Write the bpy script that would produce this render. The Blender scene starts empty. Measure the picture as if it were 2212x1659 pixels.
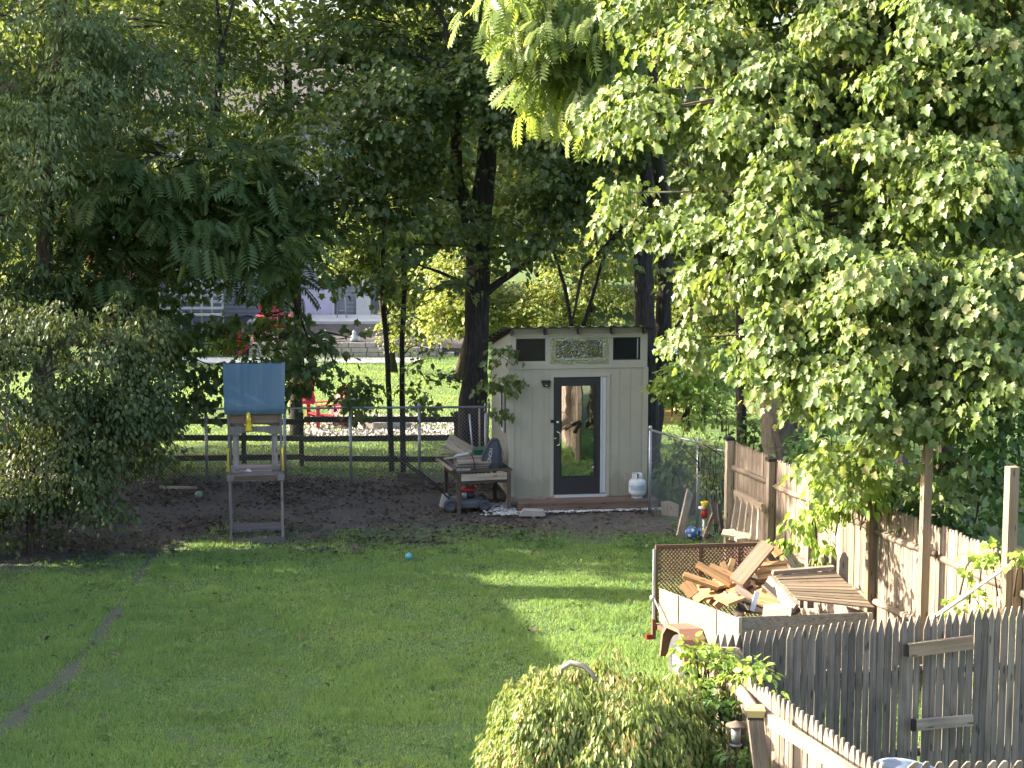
import bpy, math, random
import numpy as np
from mathutils import Vector, Matrix, Euler
R = math.radians
sc = bpy.context.scene
COL = sc.collection
# ---------------------------------------------------------------- camera, sky, sun, exposure
CAMZ, PITCH, KPX = 6.0, R(7.18), 3800.0        # camera height, tilt, focal length in 2212-wide pixels
cam_d = bpy.data.cameras.new('camera'); cam = bpy.data.objects.new('camera', cam_d); COL.objects.link(cam)
cam.location = (0, 0, CAMZ); cam.rotation_euler = (math.pi/2 - PITCH, 0, 0)
cam_d.sensor_width = 36; cam_d.lens = KPX/2212*36; cam_d.clip_start = 0.1; cam_d.clip_end = 2000
sc.camera = cam
SUN_EL, SUN_AZ = R(27), R(8)                   # sun from the left (-X), a little behind the scene
tosun = Vector((-math.cos(SUN_AZ)*math.cos(SUN_EL), math.sin(SUN_AZ)*math.cos(SUN_EL), math.sin(SUN_EL)))
w = bpy.data.worlds.new("World"); sc.world = w; w.use_nodes = True
nt = w.node_tree; bg = nt.nodes['Background']
sky = nt.nodes.new('ShaderNodeTexSky'); sky.sky_type = 'NISHITA'; sky.sun_disc = False
sky.sun_elevation = SUN_EL; sky.sun_rotation = math.atan2(tosun.x, tosun.y); sky.air_density = .8; sky.dust_density = 5.0; sky.ozone_density = .4
nt.links.new(sky.outputs[0], bg.inputs[0]); bg.inputs[1].default_value = 0.15
sd = bpy.data.lights.new('sun', 'SUN'); sd.energy = 4.6; sd.angle = R(0.5); sd.color = (1.0, 0.90, 0.74)
so = bpy.data.objects.new('sun', sd); COL.objects.link(so); so.rotation_euler = tosun.to_track_quat('Z', 'Y').to_euler(); so.location = (-30, 5, 30)
sc.view_settings.view_transform = 'Standard'; sc.view_settings.look = 'None'; sc.view_settings.gamma = 1
sc.view_settings.exposure = 2.3
sc.render.engine = 'CYCLES'
cy = sc.cycles; cy.use_denoising = True; cy.max_bounces = 6; cy.diffuse_bounces = 4; cy.glossy_bounces = 3
cy.transmission_bounces = 3; cy.transparent_max_bounces = 6; cy.caustics_reflective = False; cy.caustics_refractive = False
cy.sample_clamp_indirect = 4.0

# ---------------------------------------------------------------- placing helpers (photo pixels, 2212 wide -> world)
def ray(px, py):
    a = (px-1106)/KPX; b = (829.5-py)/KPX
    f = Vector((0, math.cos(PITCH), -math.sin(PITCH))); u = Vector((0, math.sin(PITCH), math.cos(PITCH)))
    return f + Vector((1, 0, 0))*a + u*b
def W(px, py, Y):
    d = ray(px, py); return Vector((0, 0, CAMZ)) + d*(Y/d.y)
def G(px, py, z=0.0):
    d = ray(px, py); return Vector((0, 0, CAMZ)) + d*((z-CAMZ)/d.z)
def ppm(Y, z=0): return KPX/(Y*math.cos(PITCH)+(CAMZ-z)*math.sin(PITCH))

# ---------------------------------------------------------------- objects
ORG = {}
def thing(name, label, cat, loc=(0, 0, 0), group=None):
    o = bpy.data.objects.new(name, None); COL.objects.link(o); o.location = loc; o.empty_display_size = .2
    o['label'] = label; o['category'] = cat
    if group: o['group'] = group
    ORG[o.name] = Vector(loc); return o
def tag(o, label, cat, group=None, kind=None):
    o['label'] = label; o['category'] = cat
    if group: o['group'] = group
    if kind: o['kind'] = kind
    return o
def dup(root, loc, rotz, label, group=None):
    r = root.copy(); COL.objects.link(r); r.location = loc; r.rotation_euler = (0, 0, rotz); r['label'] = label
    if group: r['group'] = group
    for ch in list(root.children):
        c = ch.copy(); COL.objects.link(c); c.parent = r
        for g in list(ch.children):
            d = g.copy(); COL.objects.link(d); d.parent = c
    return r
def link(me, name, mat, parent):
    o = bpy.data.objects.new(name, me); COL.objects.link(o)
    for m in (mat if isinstance(mat, (list, tuple)) else [mat]): me.materials.append(m)
    if parent is not None: o.parent = parent
    return o
RNG = np.random.default_rng(5)

class MB:
    """collects shapes into ONE mesh; every shape carries its own grain coordinates and tint"""
    def __init__(s, M=None):
        s.V = []; s.F = []; s.T = []; s.GR = []; s.MI = []; s.SM = []; s.M = M or Matrix.Identity(4); s.mi = 0
    def add(s, vs, fs, gr=None, tint=None, smooth=False):
        n = len(s.V); t = random.random() if tint is None else tint
        off = Vector((random.random()*50, random.random()*50, random.random()*50))
        for i, v in enumerate(vs):
            s.V.append(s.M @ Vector(v)); s.GR.append((Vector(gr[i]) if gr else Vector(v))+off)
        for f in fs:
            s.F.append([n+i for i in f]); s.T.append(t); s.MI.append(s.mi); s.SM.append(smooth)
    def hexa(s, P, L=(1, 1, 1), tint=None):
        """8 corners ordered 000,100,110,010,001,101,111,011"""
        L = list(L); k = max(range(3), key=lambda i: L[i]); o = [k]+[i for i in range(3) if i != k]
        loc = [(0, 0, 0), (1, 0, 0), (1, 1, 0), (0, 1, 0), (0, 0, 1), (1, 0, 1), (1, 1, 1), (0, 1, 1)]
        gr = [tuple(c[i]*L[i] for i in o) for c in loc]
        s.add(P, [(0, 3, 2, 1), (4, 5, 6, 7), (0, 1, 5, 4), (1, 2, 6, 5), (2, 3, 7, 6), (3, 0, 4, 7)], gr, tint)
    def box(s, c, size, rot=None, tint=None):
        hx, hy, hz = [q/2 for q in size]; q = Euler(rot).to_matrix() if rot else Matrix.Identity(3); c = Vector(c)
        s.hexa([c + q @ Vector((a*hx, b*hy, d*hz)) for a, b, d in ((-1, -1, -1), (1, -1, -1), (1, 1, -1), (-1, 1, -1), (-1, -1, 1), (1, -1, 1), (1, 1, 1), (-1, 1, 1))], size, tint)
    def bx(s, x0, x1, y0, y1, z0, z1, tint=None):
        s.box(((x0+x1)/2, (y0+y1)/2, (z0+z1)/2), (abs(x1-x0), abs(y1-y0), abs(z1-z0)), None, tint)
    def beam(s, p0, p1, w, t, up=(0, 0, 1), tint=None):
        """board from p0 to p1: width w across, thickness t along 'up'"""
        p0 = Vector(p0); p1 = Vector(p1); d = p1-p0; L = d.length; d.normalize(); up = Vector(up)
        side = d.cross(up)
        if side.length < 1e-4: side = d.cross(Vector((1, 0, 0)))
        side.normalize(); n = side.cross(d).normalized(); a = side*w/2; b = n*t/2
        s.hexa([p0-a-b, p1-a-b, p1+a-b, p0+a-b, p0-a+b, p1-a+b, p1+a+b, p0+a+b], (L, w, t), tint)
    def tube(s, pts, rad, n=8, cap=True, smooth=True, tint=None, rough=0.0):
        pts = [Vector(p) for p in pts]; m = len(pts)
        if not hasattr(rad, '__len__'): rad = [rad]*m
        vs = []; gr = []; acc = 0; prev = None
        for i, p in enumerate(pts):
            d = (pts[min(i+1, m-1)]-pts[max(i-1, 0)]).normalized()
            if prev is None:
                a = d.orthogonal().normalized()
            else:
                a = (prev - d*prev.dot(d)).normalized()
            prev = a; b = d.cross(a)
            if i: acc += (p-pts[i-1]).length
            for k in range(n):
                th = 2*math.pi*k/n; r = rad[i]*(1+rough*(random.random()-.5))
                vs.append(p+(a*math.cos(th)+b*math.sin(th))*r); gr.append((acc, math.cos(th)*rad[i], math.sin(th)*rad[i]))
        fs = [(i*n+k, i*n+(k+1) % n, (i+1)*n+(k+1) % n, (i+1)*n+k) for i in range(m-1) for k in range(n)]
        if cap: fs += [tuple(range(n))[::-1], tuple((m-1)*n+k for k in range(n))]
        s.add(vs, fs, gr, tint, smooth)
    def lathe(s, prof, c=(0, 0, 0), n=24, rot=None, tint=None, smooth=True):
        q = Euler(rot).to_matrix() if rot else Matrix.Identity(3); c = Vector(c); m = len(prof)
        vs = [c + q @ Vector((r*math.cos(2*math.pi*k/n), r*math.sin(2*math.pi*k/n), z)) for r, z in prof for k in range(n)]
        fs = [(i*n+k, i*n+(k+1) % n, (i+1)*n+(k+1) % n, (i+1)*n+k) for i in range(m-1) for k in range(n)]
        s.add(vs, fs, None, tint, smooth)
    def prism(s, poly, y0, y1, tint=None, T=None):
        """polygon in local xz extruded along y; T maps local to builder space"""
        T = T or Matrix.Identity(4); n = len(poly)
        vs = [T @ Vector((x, y0, z)) for x, z in poly]+[T @ Vector((x, y1, z)) for x, z in poly]
        gr = [(z, x, y0) for x, z in poly]+[(z, x, y1) for x, z in poly]
        s.add(vs, [tuple(range(n)), tuple(range(2*n-1, n-1, -1))]+[(i, i+n, (i+1) % n+n, (i+1) % n) for i in range(n)], gr, tint)
    def quad(s, a, b, c, d, tint=None):
        a, b, c, d = map(Vector, (a, b, c, d)); s.add([a, b, c, d], [(0, 1, 2, 3)], [(0, 0, 0), ((b-a).length, 0, 0), ((b-a).length, (d-a).length, 0), (0, (d-a).length, 0)], tint)
    def build(s, name, mat, parent=None):
        o0 = ORG.get(parent.name, Vector((0, 0, 0))) if parent is not None else Vector((0, 0, 0))
        me = bpy.data.meshes.new(name); me.from_pydata([v-o0 for v in s.V], [], s.F); 
        a = me.attributes.new('tint', 'FLOAT', 'FACE'); a.data.foreach_set('value', s.T)
        g = me.attributes.new('gr', 'FLOAT_VECTOR', 'POINT'); g.data.foreach_set('vector', np.array([tuple(v) for v in s.GR], dtype=np.float32).ravel())
        me.polygons.foreach_set('material_index', s.MI); me.polygons.foreach_set('use_smooth', s.SM); me.update()
        o = link(me, name, mat, parent); ORG[o.name] = o0.copy() if parent is not None else Vector((0, 0, 0)); return o
def frame(o, ang, tilt=0.0):
    return Matrix.Translation(Vector(o)) @ Matrix.Rotation(ang, 4, 'Z') @ Matrix.Rotation(tilt, 4, 'X')
def solo(mb, name, mat, label, cat, group=None, kind=None):
    """a thing that is one mesh, its origin moved to its base"""
    V = mb.V; c = Vector((sum(v.x for v in V)/len(V), sum(v.y for v in V)/len(V), min(v.z for v in V)))
    mb.V = [v-c for v in V]; o = mb.build(name, mat); o.location = c; return tag(o, label, cat, group, kind)

# ---------------------------------------------------------------- materials
def newmat(name):
    m = bpy.data.materials.new(name); m.use_nodes = True; t = m.node_tree; return m, t, t.nodes['Principled BSDF']
def N(t, typ, **k):
    n = t.nodes.new(typ)
    for a, b in k.items():
        if a.startswith('i_'):
            key = a[2:]; key = int(key) if key.isdigit() else key.replace('_', ' ')
            n.inputs[key].default_value = b
        else: setattr(n, a, b)
    return n
def ramp(t, fac, cols, pos=None, interp='LINEAR'):
    r = t.nodes.new('ShaderNodeValToRGB'); cr = r.color_ramp; cr.interpolation = interp; k = len(cols)
    while len(cr.elements) < k: cr.elements.new(.5)
    for i, c in enumerate(cols):
        cr.elements[i].position = pos[i] if pos else i/(k-1); cr.elements[i].color = (*c, 1)
    t.links.new(fac, r.inputs[0]); return r.outputs[0]
def mixc(t, fac, a, b, mode='MIX'):
    m = t.nodes.new('ShaderNodeMix'); m.data_type = 'RGBA'; m.blend_type = mode
    for sck, v in ((m.inputs[0], fac), (m.inputs[6], a), (m.inputs[7], b)):
        if hasattr(v, 'links'): t.links.new(v, sck)
        elif isinstance(v, (int, float)): sck.default_value = v
        else: sck.default_value = (*v, 1)
    return m.outputs[2]
def noise(t, vec, scale, detail=4, rough=.6, xyz=None, dist=0):
    if xyz:
        mp = t.nodes.new('ShaderNodeMapping'); mp.inputs['Scale'].default_value = xyz; t.links.new(vec, mp.inputs[0]); vec = mp.outputs[0]
    n = N(t, 'ShaderNodeTexNoise', i_Scale=scale, i_Detail=detail, i_Roughness=rough, i_Distortion=dist); t.links.new(vec, n.inputs['Vector']); return n.outputs['Fac']
def attr(t, name, out='Vector'):
    a = t.nodes.new('ShaderNodeAttribute'); a.attribute_name = name; return a.outputs[out]
def bump(t, b, h, strength=.3, dist=.01):
    n = N(t, 'ShaderNodeBump', i_Strength=strength, i_Distance=dist); t.links.new(h, n.inputs['Height']); t.links.new(n.outputs[0], b.inputs['Normal'])
def wood(name, dark, mid, light, rough=.85, grain=1.0, knots=True, stain=None, stainamt=.5):
    m, t, b = newmat(name); gr = attr(t, 'gr'); ti = attr(t, 'tint', 'Fac')
    g = noise(t, gr, 1.0, 5, .65, (1.2*grain, 38*grain, 38*grain), .6)
    c = ramp(t, g, [dark, mid, light], [.25, .5, .78])
    var = ramp(t, ti, [(.55, .55, .56), (.92, .90, .89), (1.28, 1.24, 1.18)])
    c = mixc(t, 1.0, c, var, 'MULTIPLY')
    big = noise(t, gr, 2.2, 3, .6, (1, 2.2, 2.2))
    c = mixc(t, ramp(t, big, [(0, 0, 0), (stainamt,)*3], [.45, .7]), c, stain or tuple(q*.55 for q in dark))
    if knots:
        v = N(t, 'ShaderNodeTexVoronoi', i_Scale=1.0); mp = t.nodes.new('ShaderNodeMapping'); mp.inputs['Scale'].default_value = (3.2, 14, 14)
        t.links.new(gr, mp.inputs[0]); t.links.new(mp.outputs[0], v.inputs['Vector'])
        k = ramp(t, v.outputs['Distance'], [(.75,)*3, (0, 0, 0)], [.10, .17]); c = mixc(t, k, c, tuple(q*.3 for q in dark))
    t.links.new(c, b.inputs['Base Color']); b.inputs['Roughness'].default_value = rough; b.inputs['Specular IOR Level'].default_value = .25
    bump(t, b, g, .5, .004); return m
def paint(name, col, rough=.5, dirt=.25, metal=0, scale=3, dcol=None, spec=.4, streak=False):
    m, t, b = newmat(name); gr = attr(t, 'gr'); ti = attr(t, 'tint', 'Fac')
    n1 = noise(t, gr, scale, 6, .65, (1, 1, 1) if not streak else (.6, 6, 6))
    c = mixc(t, ramp(t, n1, [(0, 0, 0), (dirt,)*3], [.42, .72]), col, dcol or tuple(q*.45 for q in col))
    c = mixc(t, 1.0, c, ramp(t, ti, [(.93,)*3, (1.05,)*3]), 'MULTIPLY')
    t.links.new(c, b.inputs['Base Color']); b.inputs['Roughness'].default_value = rough; b.inputs['Metallic'].default_value = metal; b.inputs['Specular IOR Level'].default_value = spec
    bump(t, b, n1, .15, .003); return m
def leafmat(name, cols, trans, tw=.4, rough=.5, pos=None, spec=.35):
    m, t, b = newmat(name); ti = attr(t, 'tint', 'Fac'); c = ramp(t, ti, cols, pos)
    t.links.new(c, b.inputs['Base Color']); b.inputs['Roughness'].default_value = rough; b.inputs['Specular IOR Level'].default_value = spec
    tr = t.nodes.new('ShaderNodeBsdfTranslucent'); tc = mixc(t, .5, c, trans); t.links.new(tc, tr.inputs[0])
    mx = t.nodes.new('ShaderNodeMixShader'); mx.inputs[0].default_value = tw
    t.links.new(b.outputs[0], mx.inputs[1]); t.links.new(tr.outputs[0], mx.inputs[2])
    t.links.new(mx.outputs[0], t.nodes['Material Output'].inputs[0]); return m
def barkmat(name, dark, light, moss=None):
    m, t, b = newmat(name); gr = attr(t, 'gr')
    n1 = noise(t, gr, 1.0, 5, .7, (3, 26, 26), .8); c = ramp(t, n1, [dark, light], [.35, .7])
    if moss:
        n2 = noise(t, gr, 2.5, 4, .6); c = mixc(t, ramp(t, n2, [(0, 0, 0), (.7,)*3], [.5, .65]), c, moss)
    t.links.new(c, b.inputs['Base Color']); b.inputs['Roughness'].default_value = .95; b.inputs['Specular IOR Level'].default_value = .15
    bump(t, b, n1, 1.0, .03); return m

MT = dict(
 grey_wood=wood('weathered_grey_wood', (.095, .080, .063), (.205, .178, .146), (.33, .29, .245)),
 tan_wood=wood('sun_bleached_wood', (.14, .105, .08), (.245, .20, .158), (.32, .275, .225), stainamt=.45),
 post_wood=wood('treated_post_wood', (.15, .11, .07), (.25, .19, .13), (.32, .26, .19), grain=.7, stainamt=.3),
 fresh_wood=wood('split_fresh_wood', (.26, .14, .06), (.44, .26, .12), (.56, .38, .21), stainamt=.3),
 old_wood=wood('old_board_wood', (.20, .16, .12), (.38, .32, .25), (.52, .46, .38)),
 dark_wood=wood('dark_weathered_wood', (.05, .04, .032), (.11, .088, .072), (.17, .14, .115)),
 play_wood=wood('play_tower_wood', (.15, .125, .12), (.27, .235, .225), (.37, .33, .32)),
 red_wood=wood('redwood_deck', (.12, .075, .055), (.20, .14, .105), (.29, .215, .165), stainamt=.3),
 osb=None,
 shed=paint('cream_siding_paint', (.425, .38, .30), .55, .35, dcol=(.29, .30, .25)),
 shed_trim=paint('cream_trim_paint', (.44, .395, .315), .5, .35, dcol=(.30, .30, .25)),
 shed_side=paint('grey_green_siding', (.30, .305, .265), .6, .3, dcol=(.30, .34, .30)),
 door=paint('charcoal_door_paint', (.034, .033, .036), .4, .2, dcol=(.05, .055, .06)),
 white=paint('white_paint', (.55, .56, .57), .35, .15),
 black=paint('black_plastic', (.018, .018, .02), .45, .3, dcol=(.04, .04, .042)),
 steel=paint('galvanised_steel', (.42, .44, .47), .42, .35, metal=.7, dcol=(.22, .22, .22)),
 wire=paint('galvanised_wire', (.26, .27, .29), .5, .2, metal=.4),
 chrome=paint('satin_nickel', (.62, .62, .62), .25, .1, metal=1),
 rust=paint('rusty_steel', (.145, .082, .062), .8, .7, scale=9, dcol=(.09, .045, .034), spec=.2),
 rustlt=paint('faded_rust_fender', (.27, .135, .095), .7, .5, scale=5, dcol=(.20, .09, .06), spec=.25),
 roofm=paint('brown_corrugated_roof', (.085, .07, .062), .7, .4, scale=4, dcol=(.045, .037, .034)),
 blue=paint('teal_blue_tarp', (.038, .085, .12), .42, .5, scale=1.2, dcol=(.075, .125, .155), streak=True),
 yellow=paint('yellow_plastic', (.62, .48, .03), .4, .2),
 red=paint('red_plastic', (.28, .022, .022), .4, .25),
 chair=paint('red_painted_slats', (.34, .02, .035), .5, .15),
 pink=paint('pink_towel', (.60, .06, .16), .9, .3),
 tank=paint('white_tank_enamel', (.60, .63, .64), .35, .35, scale=6, dcol=(.33, .33, .30)),
 tanklab=paint('tank_label', (.34, .43, .52), .5, .4, scale=14, dcol=(.55, .58, .6)),
 tyre=paint('tyre_rubber', (.05, .05, .052), .85, .5, dcol=(.13, .125, .12)),
 bag=paint('charcoal_fabric', (.05, .053, .065), .9, .3, dcol=(.085, .09, .1)),
 deck=paint('dark_blue_grey_steel', (.06, .068, .082), .5, .4, dcol=(.12, .125, .13)),
 alu=paint('dull_aluminium', (.33, .35, .37), .4, .3, metal=.5),
 stone=paint('grey_ledge_stone', (.36, .34, .31), .9, .5, scale=5, dcol=(.19, .18, .165)),
 concrete=paint('pale_concrete', (.55, .54, .52), .9, .3),
 siding=paint('grey_vinyl_siding', (.23, .235, .26), .6, .25),
 sidingl=paint('pale_lavender_door', (.58, .50, .64), .5, .12),
 roofs=paint('asphalt_shingle', (.09, .085, .08), .95, .5, scale=7),
 brick=paint('red_brown_siding', (.34, .15, .09), .8, .4),
 pool=paint('pale_blue_plastic', (.30, .38, .50), .4, .2),
 pvc=paint('grey_pipe', (.55, .54, .52), .45, .3),
 green=paint('green_plastic', (.03, .12, .07), .5, .3),
 trampoline=paint('blue_vinyl', (.03, .16, .42), .45, .3),
 cap=paint('dark_post_cap', (.022, .018, .015), .6, .3),
 capy=paint('yellow_post_cap', (.42, .32, .15), .6, .3),
 ball=paint('blue_ball_vinyl', (.05, .12, .30), .4, .2), ballw=paint('white_ball_patch', (.6, .62, .65), .4, .2),
 teal=paint('teal_ball', (.10, .36, .40), .5, .3), gball=paint('old_grey_green_ball', (.22, .28, .22), .8, .3),
 curtain=paint('cream_cloth', (.55, .5, .42), .9, .2),
 bark=barkmat('dark_maple_bark', (.022, .019, .017), (.085, .075, .066)),
 barkm=barkmat('brown_bark', (.05, .035, .025), (.16, .115, .085)),
 barkg=barkmat('grey_brown_bark', (.07, .058, .046), (.2, .17, .14), (.14, .14, .11)),
 twig=barkmat('thin_twig', (.05, .04, .03), (.13, .105, .08)),
)
# splashed earth and algae at the foot of the shed siding
_m = MT['shed']; _t = _m.node_tree; _b = _t.nodes['Principled BSDF']; _src = _b.inputs['Base Color'].links[0].from_socket
_tc = _t.nodes.new('ShaderNodeTexCoord'); _s = _t.nodes.new('ShaderNodeSeparateXYZ'); _t.links.new(_tc.outputs['Object'], _s.inputs[0])
_n = noise(_t, _tc.outputs['Object'], 5, 5, .7, (1, 1, .35)); _a = N(_t, 'ShaderNodeMath', operation='MULTIPLY_ADD'); _t.links.new(_n, _a.inputs[0]); _a.inputs[1].default_value = -.9; _t.links.new(_s.outputs[2], _a.inputs[2])
_c = mixc(_t, ramp(_t, _a.outputs[0], [(.55,)*3, (.22,)*3, (0, 0, 0)], [0, .08, .5]), _src, (.22, .215, .15)); _n2 = noise(_t, _tc.outputs['Object'], 1.3, 4, .6, (1, 1, .25))
_c = mixc(_t, ramp(_t, _n2, [(0, 0, 0), (.35,)*3], [.5, .7]), _c, (.30, .31, .25)); _t.links.new(_c, _b.inputs['Base Color'])
# oriented strand board: flaky chips
m, t, b = newmat('strand_board'); gr = attr(t, 'gr')
v = N(t, 'ShaderNodeTexVoronoi', i_Scale=60.0, i_Randomness=1.0); mp = t.nodes.new('ShaderNodeMapping'); mp.inputs['Scale'].default_value = (.5, 1.6, 1.6); t.links.new(gr, mp.inputs[0]); t.links.new(mp.outputs[0], v.inputs['Vector'])
sx = t.nodes.new('ShaderNodeSeparateColor'); t.links.new(v.outputs['Color'], sx.inputs[0])
c = ramp(t, sx.outputs[0], [(.12, .085, .06), (.20, .165, .125), (.26, .22, .18), (.17, .148, .125)])
c = mixc(t, ramp(t, noise(t, gr, 2, 4), [(0, 0, 0), (.6,)*3], [.45, .7]), c, (.18, .165, .145))
t.links.new(c, b.inputs['Base Color']); b.inputs['Roughness'].default_value = .85; bump(t, b, sx.outputs[1], .4, .004); MT['osb'] = m
# glass that mirrors what stands in front of it and lets the dark room through
def glassmat(name, refl, tintc, rough=.02):
    m = bpy.data.materials.new(name); m.use_nodes = True; t = m.node_tree; t.nodes.clear()
    g = N(t, 'ShaderNodeBsdfGlossy'); g.inputs['Roughness'].default_value = rough; g.inputs['Color'].default_value = (.95, .96, 1, 1)
    tr = N(t, 'ShaderNodeBsdfTransparent'); tr.inputs[0].default_value = (*tintc, 1)
    tc = t.nodes.new('ShaderNodeTexCoord'); nz = noise(t, tc.outputs['Object'], 1.6, 2, .5); bp = N(t, 'ShaderNodeBump', i_Strength=.05, i_Distance=.04); t.links.new(nz, bp.inputs['Height']); t.links.new(bp.outputs[0], g.inputs['Normal'])
    mx = N(t, 'ShaderNodeMixShader'); mx.inputs[0].default_value = refl
    t.links.new(tr.outputs[0], mx.inputs[1]); t.links.new(g.outputs[0], mx.inputs[2])
    o = N(t, 'ShaderNodeOutputMaterial'); t.links.new(mx.outputs[0], o.inputs[0]); return m
MT['doorglass'] = glassmat('door_glass', .62, (.5, .52, .55)); MT['windowglass'] = paint('dark_window_glass', (.012, .016, .022), .12, .3, spec=.25)
MT['film'] = glassmat('plastic_film', .22, (.72, .74, .62), .2)

LEAF = dict(
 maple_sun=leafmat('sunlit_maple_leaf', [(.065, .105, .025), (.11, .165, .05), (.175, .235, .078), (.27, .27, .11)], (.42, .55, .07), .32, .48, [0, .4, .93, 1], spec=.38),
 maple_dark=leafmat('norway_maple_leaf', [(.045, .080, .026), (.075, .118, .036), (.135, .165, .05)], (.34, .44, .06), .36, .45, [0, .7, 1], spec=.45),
 maple_far=leafmat('yellow_green_maple_leaf', [(.09, .135, .035), (.16, .21, .055), (.28, .25, .08)], (.5, .55, .10), .45, .5, [0, .7, 1]),
 pinnate=leafmat('compound_leaf', [(.06, .105, .035), (.105, .16, .05), (.19, .24, .08)], (.34, .46, .07), .28, .5, [0, .8, 1]),
 pinnate_sun=leafmat('bright_compound_leaf', [(.085, .14, .04), (.14, .20, .055), (.22, .27, .09)], (0.640, 0.794, 0.102), .42, .45),
 lance=leafmat('lance_leaf', [(.05, .085, .034), (.08, .125, .045), (.14, .18, .065)], (.32, .44, .07), .3, .5),
 round_l=leafmat('cherry_leaf', [(.042, .070, .024), (.070, .108, .036), (.14, .16, .06)], (.3, .33, .07), .22, .5, [0, .75, 1], spec=.32),
 shrub=leafmat('weeping_shrub_leaf', [(.09, .14, .03), (.175, .23, .06), (.31, .34, .13), (.42, .27, .13)], (.40, .48, .09), .3, .45, [0, .5, .97, 1]),
 vine=leafmat('vine_leaf', [(0.128, 0.218, 0.051), (0.205, 0.307, 0.064), (0.333, 0.384, 0.090)], (0.576, 0.768, 0.102), .4, .45),
 under=leafmat('undergrowth_leaf', [(0.038, 0.096, 0.026), (0.070, 0.141, 0.038), (0.128, 0.192, 0.058)], (0.256, 0.435, 0.064), .3, .5),
 wood_far=leafmat('far_wood_leaf', [(0.064, 0.109, 0.038), (0.128, 0.179, 0.051), (0.256, 0.256, 0.070)], (0.512, 0.576, 0.090), .4, .6),
 brown=leafmat('fallen_leaf', [(.045, .036, .026), (.10, .08, .056), (.24, .19, .11)], (0.256, 0.128, 0.051), .1, .8),
)
# ---------------------------------------------------------------- leaves: templates and crowns
def tpl_halves(half):
    n = len(half); vs = [(x, y, .28*abs(y)-.16*x*x) for x, y in half]
    vs2 = [(x, -y, .28*abs(y)-.16*x*x) for x, y in half[1:-1]]
    right = list(range(n)); left = [0]+[n+i for i in range(n-2)]+[n-1]
    return np.array(vs+vs2, np.float32), [right[::-1], left]
T_MAPLE = tpl_halves([(0, 0), (-.10, .18), (.06, .46), (.20, .33), (.52, .55), (.60, .27), (.78, .20), (1, 0)])
T_OVAL = tpl_halves([(0, 0), (.22, .25), (.6, .27), (1, 0)])
T_LANCE = tpl_halves([(0, 0), (.3, .17), (.65, .14), (1, 0)])
T_SIMPLE = tpl_halves([(0, 0), (.15, .42), (.6, .36), (1, 0)])
def tpl_frond(pairs=7, ll=.36, lw=.105, start=.16):
    V = []; F = []
    for i in range(pairs):
        x = start+(1-start)*(i/(pairs-.4)); L = ll*(.75+.5*math.sin(math.pi*(i+1)/(pairs+1)))
        for sgn in (-1, 1):
            n = len(V); ax, ay = .5, sgn*.87; px, py = -ay, ax; z0 = -.22*x*x; zt = z0-.10
            V += [(x, sgn*.008, z0), (x+ax*L*.45+px*lw/1.6*sgn, ay*L*.45+py*lw/1.6*sgn, z0+.0), (x+ax*L, ay*L, zt), (x+ax*L*.45-px*lw/1.6*sgn, ay*L*.45-py*lw/1.6*sgn, z0+.01)]
            F.append([n, n+1, n+2, n+3] if sgn > 0 else [n, n+3, n+2, n+1])
    n = len(V); V += [(1-.02, .03, -.22), (1.22, 0, -.3), (1-.02, -.03, -.22)]; F.append([n, n+1, n+2])
    n = len(V); V += [(0, .008, 0), (.5, .006, -.05), (1, 0, -.22), (.5, -.006, -.05), (0, -.008, 0)]; F.append([n, n+1, n+2, n+3, n+4])
    return np.array(V, np.float32), F
T_FROND = tpl_frond(); T_FROND5 = tpl_frond(4, .5, .17, .2)
def norm(a): return a/np.maximum(np.linalg.norm(a, axis=1, keepdims=True), 1e-6)
def leafmesh(name, P, D, Nn, S, tint, tpl, mat, parent=None):
    V0, F0 = tpl; n = len(P); k = len(V0); D = norm(D); Nn = norm(Nn-D*np.sum(Nn*D, 1, keepdims=True)); B = np.cross(Nn, D)
    S = S[:, None, None]
    V = P[:, None, :]+S*(V0[None, :, 0:1]*D[:, None, :]+V0[None, :, 1:2]*B[:, None, :]+V0[None, :, 2:3]*Nn[:, None, :])
    o0 = np.array(ORG[parent.name] if parent is not None else (0, 0, 0), np.float32)
    V = (V.reshape(-1, 3)-o0).astype(np.float32)
    lt = np.concatenate([np.array(f) for f in F0]); sz = np.array([len(f) for f in F0]); nl = len(lt)
    loops = (lt[None, :]+(np.arange(n)*k)[:, None]).ravel().astype(np.int32)
    tot = np.tile(sz, n).astype(np.int32); start = np.concatenate([[0], np.cumsum(tot)[:-1]]).astype(np.int32)
    me = bpy.data.meshes.new(name); me.vertices.add(n*k); me.vertices.foreach_set('co', V.ravel())
    me.loops.add(n*nl); me.loops.foreach_set('vertex_index', loops)
    me.polygons.add(len(tot)); me.polygons.foreach_set('loop_start', start)
    me.update(calc_edges=True)
    a = me.attributes.new('tint', 'FLOAT', 'FACE'); a.data.foreach_set('value', np.repeat(tint, len(sz)).astype(np.float32))
    o = link(me, name, mat, parent); ORG[o.name] = Vector(o0.tolist()); return o
def nz3(p, s, seed=0):
    q = p/s+seed*3.7; v = 0
    for k, (a, b, c) in enumerate(((1., .3, .2), (-.4, 1.1, .3), (.2, -.5, 1.2), (.8, .7, -.6), (-.9, .5, .8))): v = v+np.sin(q[:, 0]*a+q[:, 1]*b+q[:, 2]*c+k*1.9+1.3*np.sin(q[:, (k+1) % 3]*1.3+k))
    return v/3
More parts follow.
